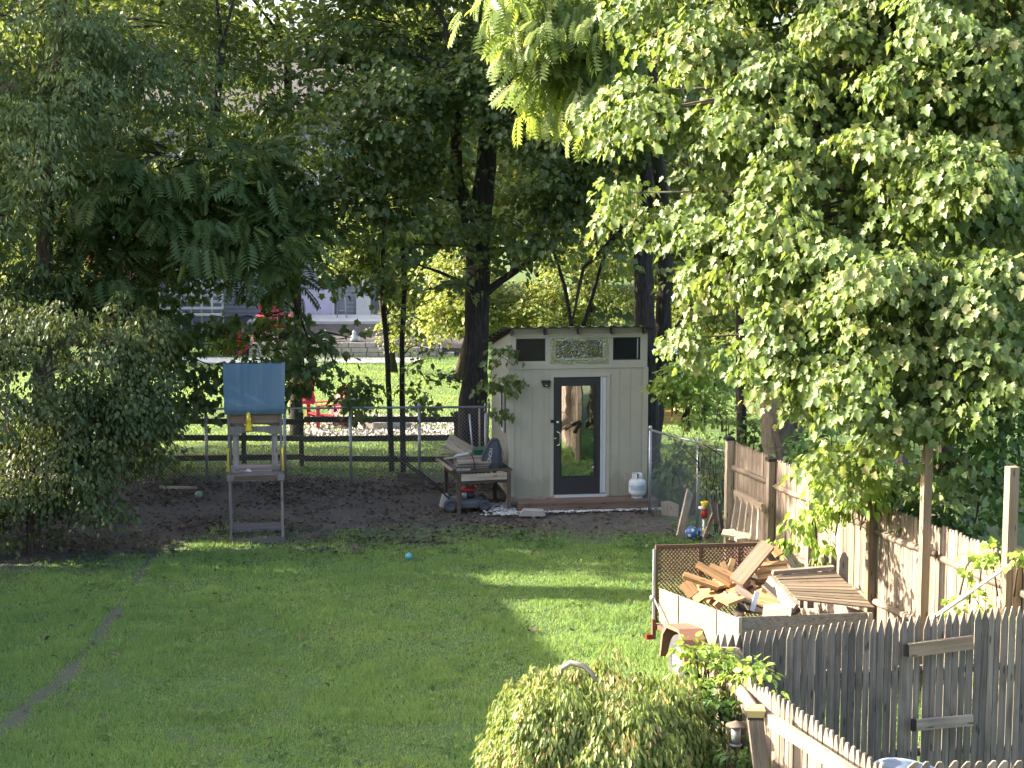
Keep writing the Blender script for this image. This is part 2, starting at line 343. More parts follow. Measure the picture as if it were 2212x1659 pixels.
def clusters(blobs, dens, rng, shell=.45, loose=False):
    C = []; O = []; BC = []
    for bl in blobs:
        px, py, Y, rx, ry, rd = bl[:6]; f = bl[6] if len(bl) > 6 else 1.0
        c = np.array(W(px, py, Y)); s = ppm(Y, c[2]); a, h = rx/s, ry/s
        n = max(1, int(dens*f*math.pi*a*h*(1+rd*.25)))
        if loose:
            n = int(n*1.5)+1; u = norm(rng.normal(size=(n, 3))); r = rng.uniform(.02, 1.15, n)**(1/2.4); p = c+u*r[:, None]*np.array([a, rd, h])
            k = nz3(p, .42, 1)+.5*nz3(p, .17, 5)+rng.normal(0, .2, n) > .05+.5*np.maximum(r-.8, 0)*2; p, u, r = p[k], u[k], r[k]
            C.append(p); O.append(u*r[:, None]*.8+rng.normal(0, .3, u.shape)+np.array([0, 0, .15])); BC.append(np.tile(c, (len(p), 1))); continue
        ns = max(1, int(round(n/11)))
        us = norm(rng.normal(size=(ns, 3)))*rng.uniform(.3, .88, ns)[:, None]; sid = rng.integers(0, ns, n)
        sub = c+us*np.array([a, rd, h]); rs_ = rng.uniform(.30, .48, ns)*(1 if ns > 3 else 2)
        u = norm(rng.normal(size=(n, 3))+np.array([0, 0, .45])); r = rng.uniform(shell**3, 1, n)**(1/3)
        m3 = min(a, h)*.6+max(a, h)*.4
        p = u*r[:, None]*rs_[sid][:, None]*np.array([m3*1.15, min(rd, m3*1.3), m3*.8])
        C.append(sub[sid]+p); o = u*.8+us[sid]*.5; O.append(o); BC.append(sub[sid])
    return np.concatenate(C), np.concatenate(O), np.concatenate(BC)
def spray(C, O, K, Rr, size, rng, flat=.32, droop=.5, up=.8, outw=.6, jit=.45, tdown=.35, clump_tint=.25, tbase=None):
    n = len(C); cid = np.repeat(np.arange(n), K); m = n*K
    th = rng.uniform(0, 2*math.pi, m); r = np.sqrt(rng.uniform(0, 1, m)); rs = Rr*rng.uniform(.6, 1.3, n)[cid]
    off = np.stack([np.cos(th)*r*rs, np.sin(th)*r*rs, -droop*r*r*rs+flat*rs*rng.normal(0, .5, m)], 1)
    P = C[cid]+off+O[cid]*.1
    Oh = norm(O+rng.normal(0, .25, O.shape))[cid]
    Nn = np.array([0, 0, 1.])*up+Oh*outw+off/rs[:, None]*.45+rng.normal(0, jit, (m, 3))
    D = off/rs[:, None]*.8+Oh*.5+np.array([0, 0, -1.])*tdown+rng.normal(0, .35, (m, 3))
    S = size*rng.uniform(.5, 1.3, m)
    ct = (rng.uniform(0, 1, n) if tbase is None else tbase)[cid]
    t = np.clip(ct*clump_tint*2+rng.uniform(0, 1, m)*(1-clump_tint*1.2)-.1*clump_tint, 0, .999)
    return P, D, Nn, S, t
def crown(parent, name, mat, blobs, dens, K, Rr, size, tpl=None, seed=1, **kw):
    rng = np.random.default_rng(seed); shell = kw.pop('shell', .45)
    C, O, BC = clusters(blobs, dens, rng, shell, kw.pop('loose', False))
    P, D, Nn, S, t = spray(C, O, K, Rr, size, rng, **kw)
    keep = P[:, 2] > .05
    leafmesh(name, P[keep], D[keep], Nn[keep], S[keep], t[keep], tpl or T_MAPLE, mat, parent)
    return C, BC
def limbs(mb, C, BC, trunk_pts, r_limb=.06, twig=.011, every=1, seed=1, big=True):
    """limbs from the nearest trunk point to every mass, twigs out to every spray"""
    rnd = random.Random(seed); tp = [Vector(p) for p in trunk_pts]; cents = {}
    for c in BC: cents[tuple(np.round(c, 3))] = 1
    for c in cents:
        c = Vector(c)
        if big and rnd.random() < .75:
            a = min(tp, key=lambda q: (q-c).length+max(0, q.z-c.z)*2); mid = (a+c)/2+Vector((rnd.uniform(-.2, .2), rnd.uniform(-.2, .2), rnd.uniform(.05, .35)))
            mb.tube([a, (a+mid)/2+Vector((0, 0, .05)), mid, c], [r_limb, r_limb*.8, r_limb*.6, r_limb*.3], 6, False)
    for i in range(0, len(C), every):
        c = Vector(C[i]); b = Vector(BC[i]); q = b.lerp(c, .4); mid = q.lerp(c, .55)+Vector((rnd.uniform(-.08, .08), rnd.uniform(-.08, .08), rnd.uniform(0, .12)))
        mb.tube([q, mid, c], [twig*1.5, twig, twig*.4], 3, False)
def trunk(mb, pts, rad, n=14, rough=.08, sub=4):
    """trunk through points, radii interpolated, a little uneven"""
    pts = [Vector(p) for p in pts]; P = []; Q = []
    for i in range(len(pts)-1):
        for k in range(sub):
            f = k/sub; P.append(pts[i].lerp(pts[i+1], f)+Vector((random.uniform(-1, 1), random.uniform(-1, 1), 0))*rad[i]*.08); Q.append(rad[i]*(1-f)+rad[i+1]*f)
    P.append(pts[-1]); Q.append(rad[-1]); mb.tube(P, Q, n, True, True, None, rough); return P
def dome(center, rx, ry, rz, n, rng, zmin=-.2):
    u = norm(rng.normal(size=(n, 3))); u[:, 2] = np.maximum(u[:, 2], zmin); r = rng.uniform(.5, 1, n)**.5
    p = u*r[:, None]*np.array([rx, ry, rz]); return np.array(center)+p, u*r[:, None]
# ---------------------------------------------------------------- ground
def fbm(x, y, s, seed=0, oc=4):
    rng = np.random.default_rng(seed); v = 0; a = 1; tot = 0
    for o in range(oc):
        g = rng.uniform(-1, 1, (64, 64)); X = x/s*(2**o)+17.3*o; Y = y/s*(2**o)+9.1*o
        xi = np.floor(X).astype(int); yi = np.floor(Y).astype(int); fx = X-xi; fy = Y-yi; fx = fx*fx*(3-2*fx); fy = fy*fy*(3-2*fy)
        q = (g[xi % 64, yi % 64]*(1-fx)+g[(xi+1) % 64, yi % 64]*fx)*(1-fy)+(g[xi % 64, (yi+1) % 64]*(1-fx)+g[(xi+1) % 64, (yi+1) % 64]*fx)*fy
        v = v+a*q; tot += a; a *= .55
    return v/tot
def smooth(e0, e1, x):
    t = np.clip((x-e0)/(e1-e0), 0, 1); return t*t*(3-2*t)
WORN = [tuple(G(px, py))[:2] for px, py in ((-40, 1630), (0, 1592), (60, 1530), (125, 1478), (190, 1410), (245, 1340), (285, 1275), (320, 1215), (355, 1170))]
def grassmask(x, y):
    """1 where turf grows, 0 on bare earth"""
    n = fbm(x, y, 2.2, 3); n2 = fbm(x, y, .6, 8)
    edge = np.interp(x, [-9, -7.3, -5.9, -5.3, -4.9, -3.3, -1, .5, 3.2, 4.5], [25.7, 25.9, 25.9, 26.5, 27.0, 27.0, 27.9, 27.6, 26.8, 26.6])
    m = 1-smooth(-1.3, 1.5, y-edge+n*1.6+n2*1.0)
    m = np.where(y > 33.2, smooth(33.2, 34.2, y+n*.8), m)                # the neighbour's lawn beyond the wire fence
    right = 3.3+(26.2-y)*.262                                            # beyond the board fence
    m = np.where((x > right+.1) & (y < 33.3), np.clip(.75+n*.6, 0, 1), m)
    d = np.full(x.shape, 9.)
    for (ax, ay), (bx_, by) in zip(WORN[:-1], WORN[1:]):
        vx, vy = bx_-ax, by-ay; t = np.clip(((x-ax)*vx+(y-ay)*vy)/(vx*vx+vy*vy), 0, 1)
        d = np.minimum(d, np.hypot(x-ax-t*vx, y-ay-t*vy))
    m = m*np.clip(.15+smooth(.0, .12, d+n2*.11), 0, 1)
    return np.clip(m, 0, 1)
def axis(a, b, c, d, step):
    return np.concatenate([np.array([a, a*.6+b*.4, a*.25+b*.75, b-12, b-4]), np.arange(b, c, step), np.array([c+4, c+12, d*.25+c*.75, d*.6+c*.4, d])])
xs = axis(-500, -13, 11, 500, .13); ys = axis(-300, 11, 56, 900, .13)
gx, gy = np.meshgrid(xs, ys); gm = grassmask(gx, gy)
z = fbm(gx, gy, 5, 11)*.05+(1-gm)*fbm(gx, gy, .5, 12)*.03; inner = (gx > -13.2) & (gx < 11.2) & (gy > 10.8) & (gy < 56.2); z = np.where(inner, z, 0)
nx, ny = len(xs), len(ys); V = np.stack([gx, gy, z], 2).reshape(-1, 3)
i = np.arange(nx*ny).reshape(ny, nx); Fq = np.stack([i[:-1, :-1], i[:-1, 1:], i[1:, 1:], i[1:, :-1]], 2).reshape(-1, 4)
me = bpy.data.meshes.new('ground'); me.vertices.add(len(V)); me.vertices.foreach_set('co', V.astype(np.float32).ravel())
me.loops.add(Fq.size); me.loops.foreach_set('vertex_index', Fq.ravel().astype(np.int32)); me.polygons.add(len(Fq)); me.polygons.foreach_set('loop_start', np.arange(0, Fq.size, 4, dtype=np.int32))
me.update(calc_edges=True); me.polygons.foreach_set('use_smooth', [True]*len(Fq))
a = me.attributes.new('turf', 'FLOAT', 'POINT'); a.data.foreach_set('value', gm.ravel().astype(np.float32))
m, t, b = newmat('ground_earth_and_turf'); tc = t.nodes.new('ShaderNodeTexCoord'); oc = tc.outputs['Object']
n1 = noise(t, oc, 1.1, 5, .6); n2 = noise(t, oc, 14, 5, .7); n3 = noise(t, oc, 60, 3, .6)
earth = mixc(t, n2, (.045, .041, .038), (.14, .128, .115)); earth = mixc(t, ramp(t, n3, [(0, 0, 0), (.55,)*3], [.5, .7]), earth, (.10, .07, .05))
earth = mixc(t, ramp(t, n1, [(0, 0, 0), (.6,)*3], [.4, .6]), earth, (.12, .113, .106))
turf = mixc(t, n2, (.05, .085, .035), (.11, .17, .06)); turf = mixc(t, ramp(t, n1, [(0, 0, 0), (.5,)*3], [.45, .65]), turf, (.10, .11, .04))
c = mixc(t, attr(t, 'turf', 'Fac'), earth, turf); t.links.new(c, b.inputs['Base Color']); b.inputs['Roughness'].default_value = 1; b.inputs['Specular IOR Level'].default_value = .1
bump(t, b, n2, .8, .03); ground = link(me, 'ground', m, None); ground['kind'] = 'structure'
def groundz(x, y): return fbm(np.asarray(x, float), np.asarray(y, float), 5, 11)*.05

# grass blades
grassmat = leafmat('grass_blade', [(.10, .19, .08), (.175, .30, .105), (.28, .38, .115), (.35, .40, .14)], (.62, .78, .16), .45, .6, [0, .45, .85, 1], spec=.3)
def blades(name, n, x0, x1, y0, y1, h, wd, seed, label, cull=True):
    rng = np.random.default_rng(seed); y = rng.uniform(y0, y1, n); x = rng.uniform(x0, x1, n)
    if cull:
        k = np.abs(x) < y*.302+.4; x, y = x[k], y[k]
    m = grassmask(x, y); cl = fbm(x, y, .35, 21); tall = np.clip(.75+fbm(x, y, 1.6, 31)*1.0+cl*.8, .5, 1.9)
    k = rng.uniform(0, 1, len(x)) < m*np.clip(.75+cl*1.0, .15, 1); x, y, tall, m = x[k], y[k], tall[k], m[k]; n = len(x)
    th = rng.uniform(0, 2*math.pi, n); H = h*tall*rng.uniform(.5, 1.25, n)*(.4+.6*m); L = rng.normal(0, .42, (n, 2))*H[:, None]
    P0 = np.stack([x-np.cos(th)*wd/2, y-np.sin(th)*wd/2, np.zeros(n)], 1); P1 = np.stack([x+np.cos(th)*wd/2, y+np.sin(th)*wd/2, np.zeros(n)], 1)
    P2 = np.stack([x+L[:, 0], y+L[:, 1], H], 1); zz = groundz(x, y)[:, None]*np.array([0, 0, 1])
    V = np.stack([P0+zz, P1+zz, P2+zz], 1).reshape(-1, 3).astype(np.float32)
    me = bpy.data.meshes.new(name); me.vertices.add(3*n); me.vertices.foreach_set('co', V.ravel()); me.loops.add(3*n); me.loops.foreach_set('vertex_index', np.arange(3*n, dtype=np.int32))
    me.polygons.add(n); me.polygons.foreach_set('loop_start', np.arange(0, 3*n, 3, dtype=np.int32)); me.update(calc_edges=True)
    tint = np.clip(.35+fbm(x, y, 1.9, 41)*.36+fbm(x, y, .5, 42)*.2+rng.normal(0, .26, n)+(1-m)*.15, 0, .999)
    a = me.attributes.new('tint', 'FLOAT', 'FACE'); a.data.foreach_set('value', tint.astype(np.float32))
    o = link(me, name, grassmat, None); return tag(o, label, 'grass', None, 'stuff')
blades('lawn_grass', 700000, -8.8, 5.2, 13.2, 29, .070, .013, 1, 'mown green lawn with patches of yellow in the near yard')
blades('lawn_grass', 200000, -16, 14, 33, 55, .055, .024, 2, 'sunlit green lawn of the neighbouring yard beyond the wire fence')
# broad-leaved weeds along the bare edge and in the lawn
rng = np.random.default_rng(77); n = 90000; y = rng.uniform(15, 30.5, n); x = rng.uniform(-9, 4, n)
edge = np.interp(x, [-9, -7.3, -5.9, -5.3, -4.9, -3.3, -1, .5, 3.2, 4.5], [25.7, 25.9, 25.9, 26.2, 26.9, 26.9, 28.0, 27.9, 27.2, 26.6]); cl = fbm(x, y, .5, 51)
pr = np.exp(-((y-edge+.3)/1.0)**2)*np.clip(.35+cl*1.6, 0, 1)+np.clip(cl-.22, 0, 1)*1.1*(y < edge); k = rng.uniform(0, 1, n) < pr*.62
x, y = x[k], y[k]; n = len(x); P = np.stack([x, y, groundz(x, y)+rng.uniform(.01, .06, n)], 1); D = np.stack([rng.normal(0, 1, n), rng.normal(0, 1, n), rng.normal(.1, .3, n)], 1)
Nn = np.array([0, 0, 1.])+rng.normal(0, .35, (n, 3)); o = leafmesh('lawn_weeds', P, D, Nn, rng.uniform(.03, .075, n), rng.uniform(0, .9, n), T_SIMPLE, LEAF['under'])
tag(o, 'low broad-leaved weeds creeping out over the bare earth edge', 'weeds', None, 'stuff')
# leaf litter
n = 26000; y = rng.uniform(26.3, 33.4, n); x = rng.uniform(-9.5, 3.2, n); m_ = 1-grassmask(x, y); k = rng.uniform(0, 1, n) < m_*np.clip(.5+fbm(x, y, 1.3, 61)*1.2, .1, 1)
x2 = rng.uniform(-8, 3, 420); y2 = rng.uniform(15.5, 27, 420); x = np.concatenate([x[k], x2]); y = np.concatenate([y[k], y2]); n = len(x)
P = np.stack([x, y, groundz(x, y)+.012+rng.uniform(0, .02, n)+.035*(y < 26.5)], 1); D = rng.normal(0, 1, (n, 3))*[1, 1, .2]; Nn = np.array([0, 0, 1.])+rng.normal(0, .35, (n, 3))
tt = np.clip(rng.beta(1.6, 3, n), 0, 1); o = leafmesh('fallen_leaves', P, D, Nn, rng.uniform(.035, .10, n), tt, T_OVAL, LEAF['brown']); tag(o, 'brown fallen leaves scattered on the bare shaded earth', 'fallen leaves', None, 'stuff')

# ---------------------------------------------------------------- shed
SH0 = G(1100, 1090); SH0.y += .45; SH0 = Vector((-.045, 30.33, 0)); SA = R(8.0); SM = frame(SH0, SA) @ Matrix.Diagonal((1, 1, 1.022, 1))
SW, SD, SB = 2.44, 2.4, .15            # width, depth, floor height
def sz(y, v=0): return SB+(1069-y)/123.8
shed = thing('garden_shed', 'cream garden shed with a lean-to roof and dark glazed door', 'shed', SM @ Vector((SW/2, 0, 0)))
FH, BH = 2.985, 2.56                     # front and back wall heights (from ground)
wl = MB(SM); pw = .2033
x = 0.0
holes = [(.12, .62, 2.52, 2.88), (.78, 1.68, 2.515, 2.885), (1.83, 2.31, 2.53, 2.89), (.78, 1.71, SB, 2.25)]
# front wall: grooved boards around the openings
def board_cols(x0, x1, z0, z1):
    a = x0
    while a < x1-1e-3:
        e = min(a+pw, x1); wl.bx(a+.0035, e-.0035, 0, .018, z0, z1, .46+.08*random.random()); a = e
    wl.bx(x0, x1, .004, .05, z0, z1, .3)
board_cols(.0, .74, SB, 2.38); board_cols(1.745, SW, SB+.0, 2.38); wl.bx(.74, 1.745, .0, .05, 2.29, 2.38, .5)
wl.build('front_wall', MT['shed'], shed)
tr = MB(SM)
tr.bx(0, SW, -.012, .05, 2.382, 2.515, .6); tr.bx(0, SW, -.012, .05, 2.905, FH+.0, .6)
for x0, x1 in ((0, .115), (.63, .775), (1.69, 1.825), (2.315, SW)): tr.bx(x0, x1, -.012, .05, 2.517, 2.903, .55)
tr.bx(-.022, .075, -.016, .06, SB+.02, 2.38, .7); tr.bx(SW-.07, SW+.02, -.016, .06, SB, 2.38, .5)
tr.bx(.715, .778, -.014, .05, SB, 2.285, .6); tr.bx(1.715, 1.775, -.014, .05, SB, 2.285, .6); tr.bx(.715, 1.775, -.018, .05, 2.235, 2.29, .7)
tr.build('front_trim', MT['shed_trim'], shed)
sw_ = MB(SM)                             # left side wall of vertical boards under a sloping top
a = .062
while a < SD:
    e = min(a+pw, SD); f = lambda v: FH-(FH-BH)*v/SD
    for z0, z1 in (((SB, None),) if not (a < .95 and e > .55) else ((SB, 1.2), (2.06, None))):
        za, zb = (f(a+.003), f(e-.003)) if z1 is None else (z1, z1)
        q = [SM @ Vector(v) for v in ()]
        P = [(-.002, a+.003, z0), (.03, a+.003, z0), (.03, e-.003, z0), (-.002, e-.003, z0), (-.002, a+.003, za), (.03, a+.003, za), (.03, e-.003, zb), (-.002, e-.003, zb)]
        sw_.hexa([Vector(p) for p in P], (.03, .2, za-z0), .5)
    a = e
sw_.build('side_wall', MT['shed_side'], shed)
s2 = MB(SM)
P = [(SW-.03, .06, SB), (SW, .06, SB), (SW, SD, SB), (SW-.03, SD, SB), (SW-.03, .06, FH), (SW, .06, FH), (SW, SD, BH), (SW-.03, SD, BH)]; s2.hexa([Vector(p) for p in P], (.03, 2, 2.5), .4)
s2.build('side_wall', MT['shed_side'], shed); s3 = MB(SM); s3.bx(0, SW, SD, SD+.03, SB, BH, .4); s3.bx(.03, SW-.03, .06, SD, SB-.03, SB, .3); s3.build('rear_wall', MT['shed_side'], shed)
sv = MB(SM); sv.bx(-.03, -.004, .60, .92, 1.22, 2.04, .8); svo = sv.build('side_window', MT['white'], shed)
s4 = MB(SM); s4.bx(-.034, -.031, .66, .86, 1.28, 1.98, .5); s4.build('pane', MT['windowglass'], svo)
# roof: corrugated sheet falling to the back, rafters under it
rf = MB(SM); slope = (FH-BH)/SD; nC = 52; x0, x1, y0, y1 = -.16, SW+.14, -.2, SD+.12; top = lambda v: FH+.095-slope*v
vs = []; fs = []
for i in range(nC+1):
    xx = x0+(x1-x0)*i/nC; h = .009*math.sin(i*math.pi*.5)*1.4
    for v in (y0, y1): vs += [(xx, v, top(v)+h), (xx, v, top(v)+h-.004)]
for i in range(nC):
    a = i*4; fs += [(a, a+4, a+6, a+2), (a+1, a+3, a+7, a+5), (a, a+1, a+5, a+4), (a+2, a+6, a+7, a+3)]
rf.add(vs, fs, None, .5); rf.bx(x0, x1, y0+.02, y0+.04, top(y0)-.03, top(y0)-.012, .4)
for v in np.linspace(.1, SD-.1, 5): rf.bx(x0, x1, v-.02, v+.02, top(v)-.045, top(v)-.018, .3)
roof = rf.build('roof', MT['roofm'], shed)
for k, xx in enumerate((.03, .62, 1.21, 1.80, 2.37)):
    rr = MB(SM); P = []
    for v in (-.17, SD): P += [(xx-.022, v, top(v)-.13 if v > 0 else top(v)-.12), (xx+.022, v, top(v)-.13 if v > 0 else top(v)-.12)]
    A, B_, C_, D_ = [Vector(p) for p in P]; up = Vector((0, 0, .085)); rr.hexa([A, B_, D_, C_, A+up, B_+up, D_+up, C_+up], (.04, SD, .09)); rr.build('rafter', MT['dark_wood'], shed)
bl = MB(SM)
for xa, xb in ((.055, .595), (.645, 1.185), (1.235, 1.775), (1.825, 2.345)): bl.bx(xa, xb, .01, .04, FH+.001, FH+.11, .8)
bl.build('blocking', MT['shed_trim'], shed)
def shed_win(x0, x1, z0, z1, lab=None, rail=False):
    f = MB(SM); t_ = .018
    f.bx(x0, x1, .0, .04, z0, z0+t_, .2); f.bx(x0, x1, .0, .04, z1-t_, z1, .2); f.bx(x0, x0+t_, .0, .04, z0+t_, z1-t_, .2); f.bx(x1-t_, x1, .0, .04, z0+t_, z1-t_, .2)
    o = f.build('window', MT['black'], shed)
    if lab: o['label'] = lab
    g = MB(SM); g.bx(x0+t_, x1-t_, .022, .026, z0+t_, z1-t_, .5); g.build('pane', MT['windowglass'], o)
    if rail:
        h = MB(SM); h.bx(x1-.055, x1-.035, -.002, .02, z0+.02, z1-.02, .9); h.build('frame', MT['steel'], o)
shed_win(.118, .628, 2.52, 2.90); shed_win(1.828, 2.312, 2.52, 2.90, 'dark window with a pale sliding rail', True)
f = MB(SM); f.bx(.78, 1.688, .015, .045, 2.52, 2.56, .8); f.bx(.78, 1.688, .015, .045, 2.86, 2.9, .8); f.bx(.78, .82, .015, .045, 2.56, 2.86, .8); f.bx(1.648, 1.688, .015, .045, 2.56, 2.86, .8)
mw = f.build('window', MT['white'], shed); mw['label'] = 'middle window behind crumpled clear plastic film'
g = MB(SM); g.bx(.82, 1.648, .028, .032, 2.56, 2.86, .5); g.build('pane', MT['windowglass'], mw)
vs = []; nx_, nz_ = 46, 22; rr_ = random.Random(4)
for j in range(nz_+1):
    for i in range(nx_+1): vs.append((.715+1.035*i/nx_+rr_.uniform(-.004, .004), -.022+.008*math.sin(i*.33+j*.25)*math.sin(j*.22+1)+rr_.uniform(-.003, .003), 2.455+.46*j/nz_+rr_.uniform(-.004, .004)))
fs = [(j*(nx_+1)+i, j*(nx_+1)+i+1, (j+1)*(nx_+1)+i+1, (j+1)*(nx_+1)+i) for j in range(nz_) for i in range(nx_)]
pf = MB(SM); pf.add(vs, fs, None, .5, False); pf.build('plastic_film', MT['film'], mw)
# door
dr = MB(SM); dx0, dx1, dz0, dz1 = .785, 1.605, .20, 2.225; gx0, gx1, gz0, gz1 = .915, 1.515, .52, 2.08
dr.bx(dx0, gx0, -.005, .038, dz0, dz1, .5); dr.bx(gx1, dx1, -.005, .038, dz0, dz1, .5); dr.bx(gx0, gx1, -.005, .038, dz0, gz0, .5); dr.bx(gx0, gx1, -.005, .038, gz1, dz1, .5)
door = dr.build('door', MT['door'], shed)
g = MB(SM); yw, pt_ = .015, .006; g.hexa([Vector(v) for v in ((gx0, .0-.002, gz0), (gx1, yw*2, gz0), (gx1, yw*2+.004, gz0), (gx0, .004, gz0), (gx0, .0+pt_, gz1), (gx1, yw*2+pt_, gz1), (gx1, yw*2+pt_+.004, gz1), (gx0, pt_+.004, gz1))], (.6, .01, 1.5)); g.build('pane', MT['doorglass'], door)
g = MB(SM)
for q in ((gx0-.014, gx0+.006, gz0, gz1), (gx1-.006, gx1+.014, gz0, gz1)): g.bx(q[0], q[1], -.011, -.003, q[2], q[3], .1)
g.bx(gx0-.014, gx1+.014, -.011, -.003, gz0-.014, gz0, .1); g.bx(gx0-.014, gx1+.014, -.011, -.003, gz1, gz1+.014, .1); g.build('glazing_bead', MT['black'], door)
g = MB(SM); g.tube([(.83, -.01, 1.06), (.835, -.05, 1.062), (.875, -.062, 1.075), (.885, -.064, 1.11), (.885, -.064, 1.25), (.875, -.062, 1.285), (.835, -.05, 1.298), (.83, -.01, 1.30)], .010, 8); g.build('handle', MT['chrome'], door)
g = MB(SM); g.lathe([(0, .0), (.030, 0), (.030, .012), (.018, .02), (0, .022)], (.852, -.006, 1.455), 18, (R(90), 0, 0)); g.build('deadbolt', MT['chrome'], door)
g = MB(SM); g.lathe([(0, .0), (.016, 0), (.016, .01), (0, .014)], (.812, -.006, 1.178), 14, (R(90), 0, 0)); g.build('keyhole_disc', MT['chrome'], door)
g = MB(SM); g.bx(.725, .80, -.035, -.006, 1.452, 1.505, .3); g.build('latch', MT['black'], door)
g = MB(SM); g.bx(1.612, 1.640, -.010, .04, .215, 2.232, .9); g.bx(1.645, 1.71, -.004, .04, .215, 2.232, .7); g.bx(.78, 1.73, -.05, .04, .152, .196, .5); g.build('door_frame', MT['white'], shed)
lf = MB(SM); lf.box((.64, -.03, 2.165), (.155, .05, .045), None, .1); lf.lathe([(.0, -.02), (.04, -.02), (.062, .0), (.068, .03), (.06, .045), (0, .045)], (.64, -.06, 2.10), 16, None, .1)
lf = lf.build('wall_light', MT['black'], shed); g = MB(SM); g.lathe([(0, -.012), (.045, -.01), (.052, .01)], (.64, -.075, 2.105), 16, None, .9); g.build('lens', MT['white'], lf)
# rotten sill boards at the left foot of the wall
g = MB(SM); g.bx(-.06, .78, -.07, -.018, .10, .185, .6); g.bx(.04, .5, -.10, -.072, .06, .17, .3); g.bx(-.08, .02, -.11, -.073, .02, .13, .7); g.build('sill_board', MT['old_wood'], shed)
# interior: cloth added for the cream stripes reflected in the glass, red bin, shelf
ci = MB(SM); vs = []; nq = 60
for i in range(nq+1):
    xx = .86+.42*i/nq; dy = .035*math.sin(i*.9)+.02*math.sin(i*2.3)
    for k, zz in enumerate((SB+.35, 1.0, 1.75)): vs.append((xx+(.03 if k == 1 else 0), .34+dy*(1.3-k*.4), zz))
fs = [(i*3+k, (i+1)*3+k, (i+1)*3+k+1, i*3+k+1) for i in range(nq) for k in range(2)]; ci.add(vs, fs, None, .5, True)
solo(ci, 'reflection_cloth', MT['curtain'], 'cream cloth added behind the door glass for the pale stripes it reflects', 'cloth')
ci = MB(SM); ci.lathe([(0, 0), (.12, 0), (.15, .36), (.158, .37), (.158, .39), (.13, .39), (.11, .02), (0, .02)], (1.36, .3, SB+.33), 20); ci.bx(1.26, 1.46, .2, .5, SB, SB+.33)
solo(ci, 'bucket', MT['red'], 'red bucket standing inside the shed behind the door glass', 'bucket')

# platform in front of the shed
pl = thing('front_step', 'low wooden step of weathered boards in front of the shed door', 'step', SM @ Vector((1.3, -.3, 0)))
for k, (v0, v1) in enumerate(((-.47, -.325), (-.318, -.175), (-.168, -.03))):
    g = MB(SM); g.bx(.10+.01*k, SW+.12, v0, v1, .112, .146, .3+.2*k); g.build('board', MT['red_wood'], pl)
g = MB(SM); g.bx(.11, SW+.10, -.46, -.42, -.02, .110, .6); g.bx(.11, .15, -.42, -.03, -.02, .110, .4); g.bx(SW+.06, SW+.1, -.42, -.03, -.02, .11, .4); g.build('frame', MT['red_wood'], pl)

# propane tank
p = SM @ Vector((2.24, -.20, .148)); tk = thing('propane_tank', 'white propane tank standing on the step beside the shed door', 'gas tank', p)
g = MB(Matrix.Translation(p)); g.lathe([(0, .028), (.06, .026), (.12, .045), (.148, .085), (.155, .12), (.155, .25), (.148, .29), (.115, .33), (.06, .35), (0, .352)], (0, 0, 0), 28); g.build('tank_body', MT['tank'], tk)
g = MB(Matrix.Translation(p)); g.lathe([(.085, 0), (.10, 0), (.10, .038), (.085, .038)], (0, 0, 0), 20); g.build('foot_ring', MT['tank'], tk)
g = MB(Matrix.Translation(p))
for k in range(20):
    a0 = 2*math.pi*k/24+R(-70)+.6; a1 = a0+2*math.pi/24
    P = []
    for zz in (.325, .435):
        for rr in (.088, .094):
            for aa in (a0, a1): P.append(Vector((rr*math.cos(aa), rr*math.sin(aa), zz)))
    g.hexa([P[0], P[1], P[3], P[2], P[4], P[5], P[7], P[6]], (.02, .01, .1), .5)
g.build('collar', MT['tank'], tk)
g = MB(Matrix.Translation(p)); g.lathe([(0, .35), (.018, .35), (.018, .39), (.028, .395), (.028, .42), (0, .42)], (0, 0, 0), 12); g.box((-.03, -.02, .38), (.05, .02, .02)); g.build('valve', MT['black'], tk)
g = MB(Matrix.Translation(p)); vs = []; na = 14
for k in range(na+1):
    aa = R(-140)+R(100)*k/na
    for zz in (.15, .235): vs.append((.1565*math.cos(aa), .1565*math.sin(aa), zz))
g.add(vs, [(2*k, 2*k+2, 2*k+3, 2*k+1) for k in range(na)], None, .5, True); g.build('label', MT['tanklab'], tk)

# white stones round the platform
rng = np.random.default_rng(9); g = MB()
def stone(g, x, y, r, t=None):
    a = random.uniform(0, 6.28); vs = []
    for zz, rr in ((-.3, .6), (0, 1), (.45, .8)):
        for k in range(5):
            th = a+k*1.257; q = r*rr*random.uniform(.8, 1.2); vs.append((x+q*math.cos(th), y+q*.8*math.sin(th), .02+zz*r))
    vs.append((x, y, .02+r*.6)); g.add(vs, [(i, (i+1) % 5, 5+(i+1) % 5, 5+i) for i in range(5)]+[(5+i, 5+(i+1) % 5, 10+(i+1) % 5, 10+i) for i in range(5)]+[(10+i, 10+(i+1) % 5, 15) for i in range(5)], None, t)
for _ in range(1100):
    u = random.uniform(-.35, 2.75); v = -.55-abs(random.gauss(.02, .05)); 
    if random.random() < .3: u = -.12+random.gauss(0, .16); v = random.uniform(-.75, .35)
    if u > .08 and v > -.5: continue
    if random.random() < .25 and u > .3: continue
    q = SM @ Vector((u, v, 0)); stone(g, q.x, q.y, random.uniform(.012, .032))
mq, t, b = newmat('white_marble_chips'); c = ramp(t, attr(t, 'tint', 'Fac'), [(.12, .12, .11), (.34, .34, .33), (.55, .55, .53)], [0, .3, 1]); t.links.new(c, b.inputs['Base Color']); b.inputs['Roughness'].default_value = .8
o = g.build('white_gravel', mq); tag(o, 'strip of white stone chips round the shed step', 'gravel', None, 'stuff')
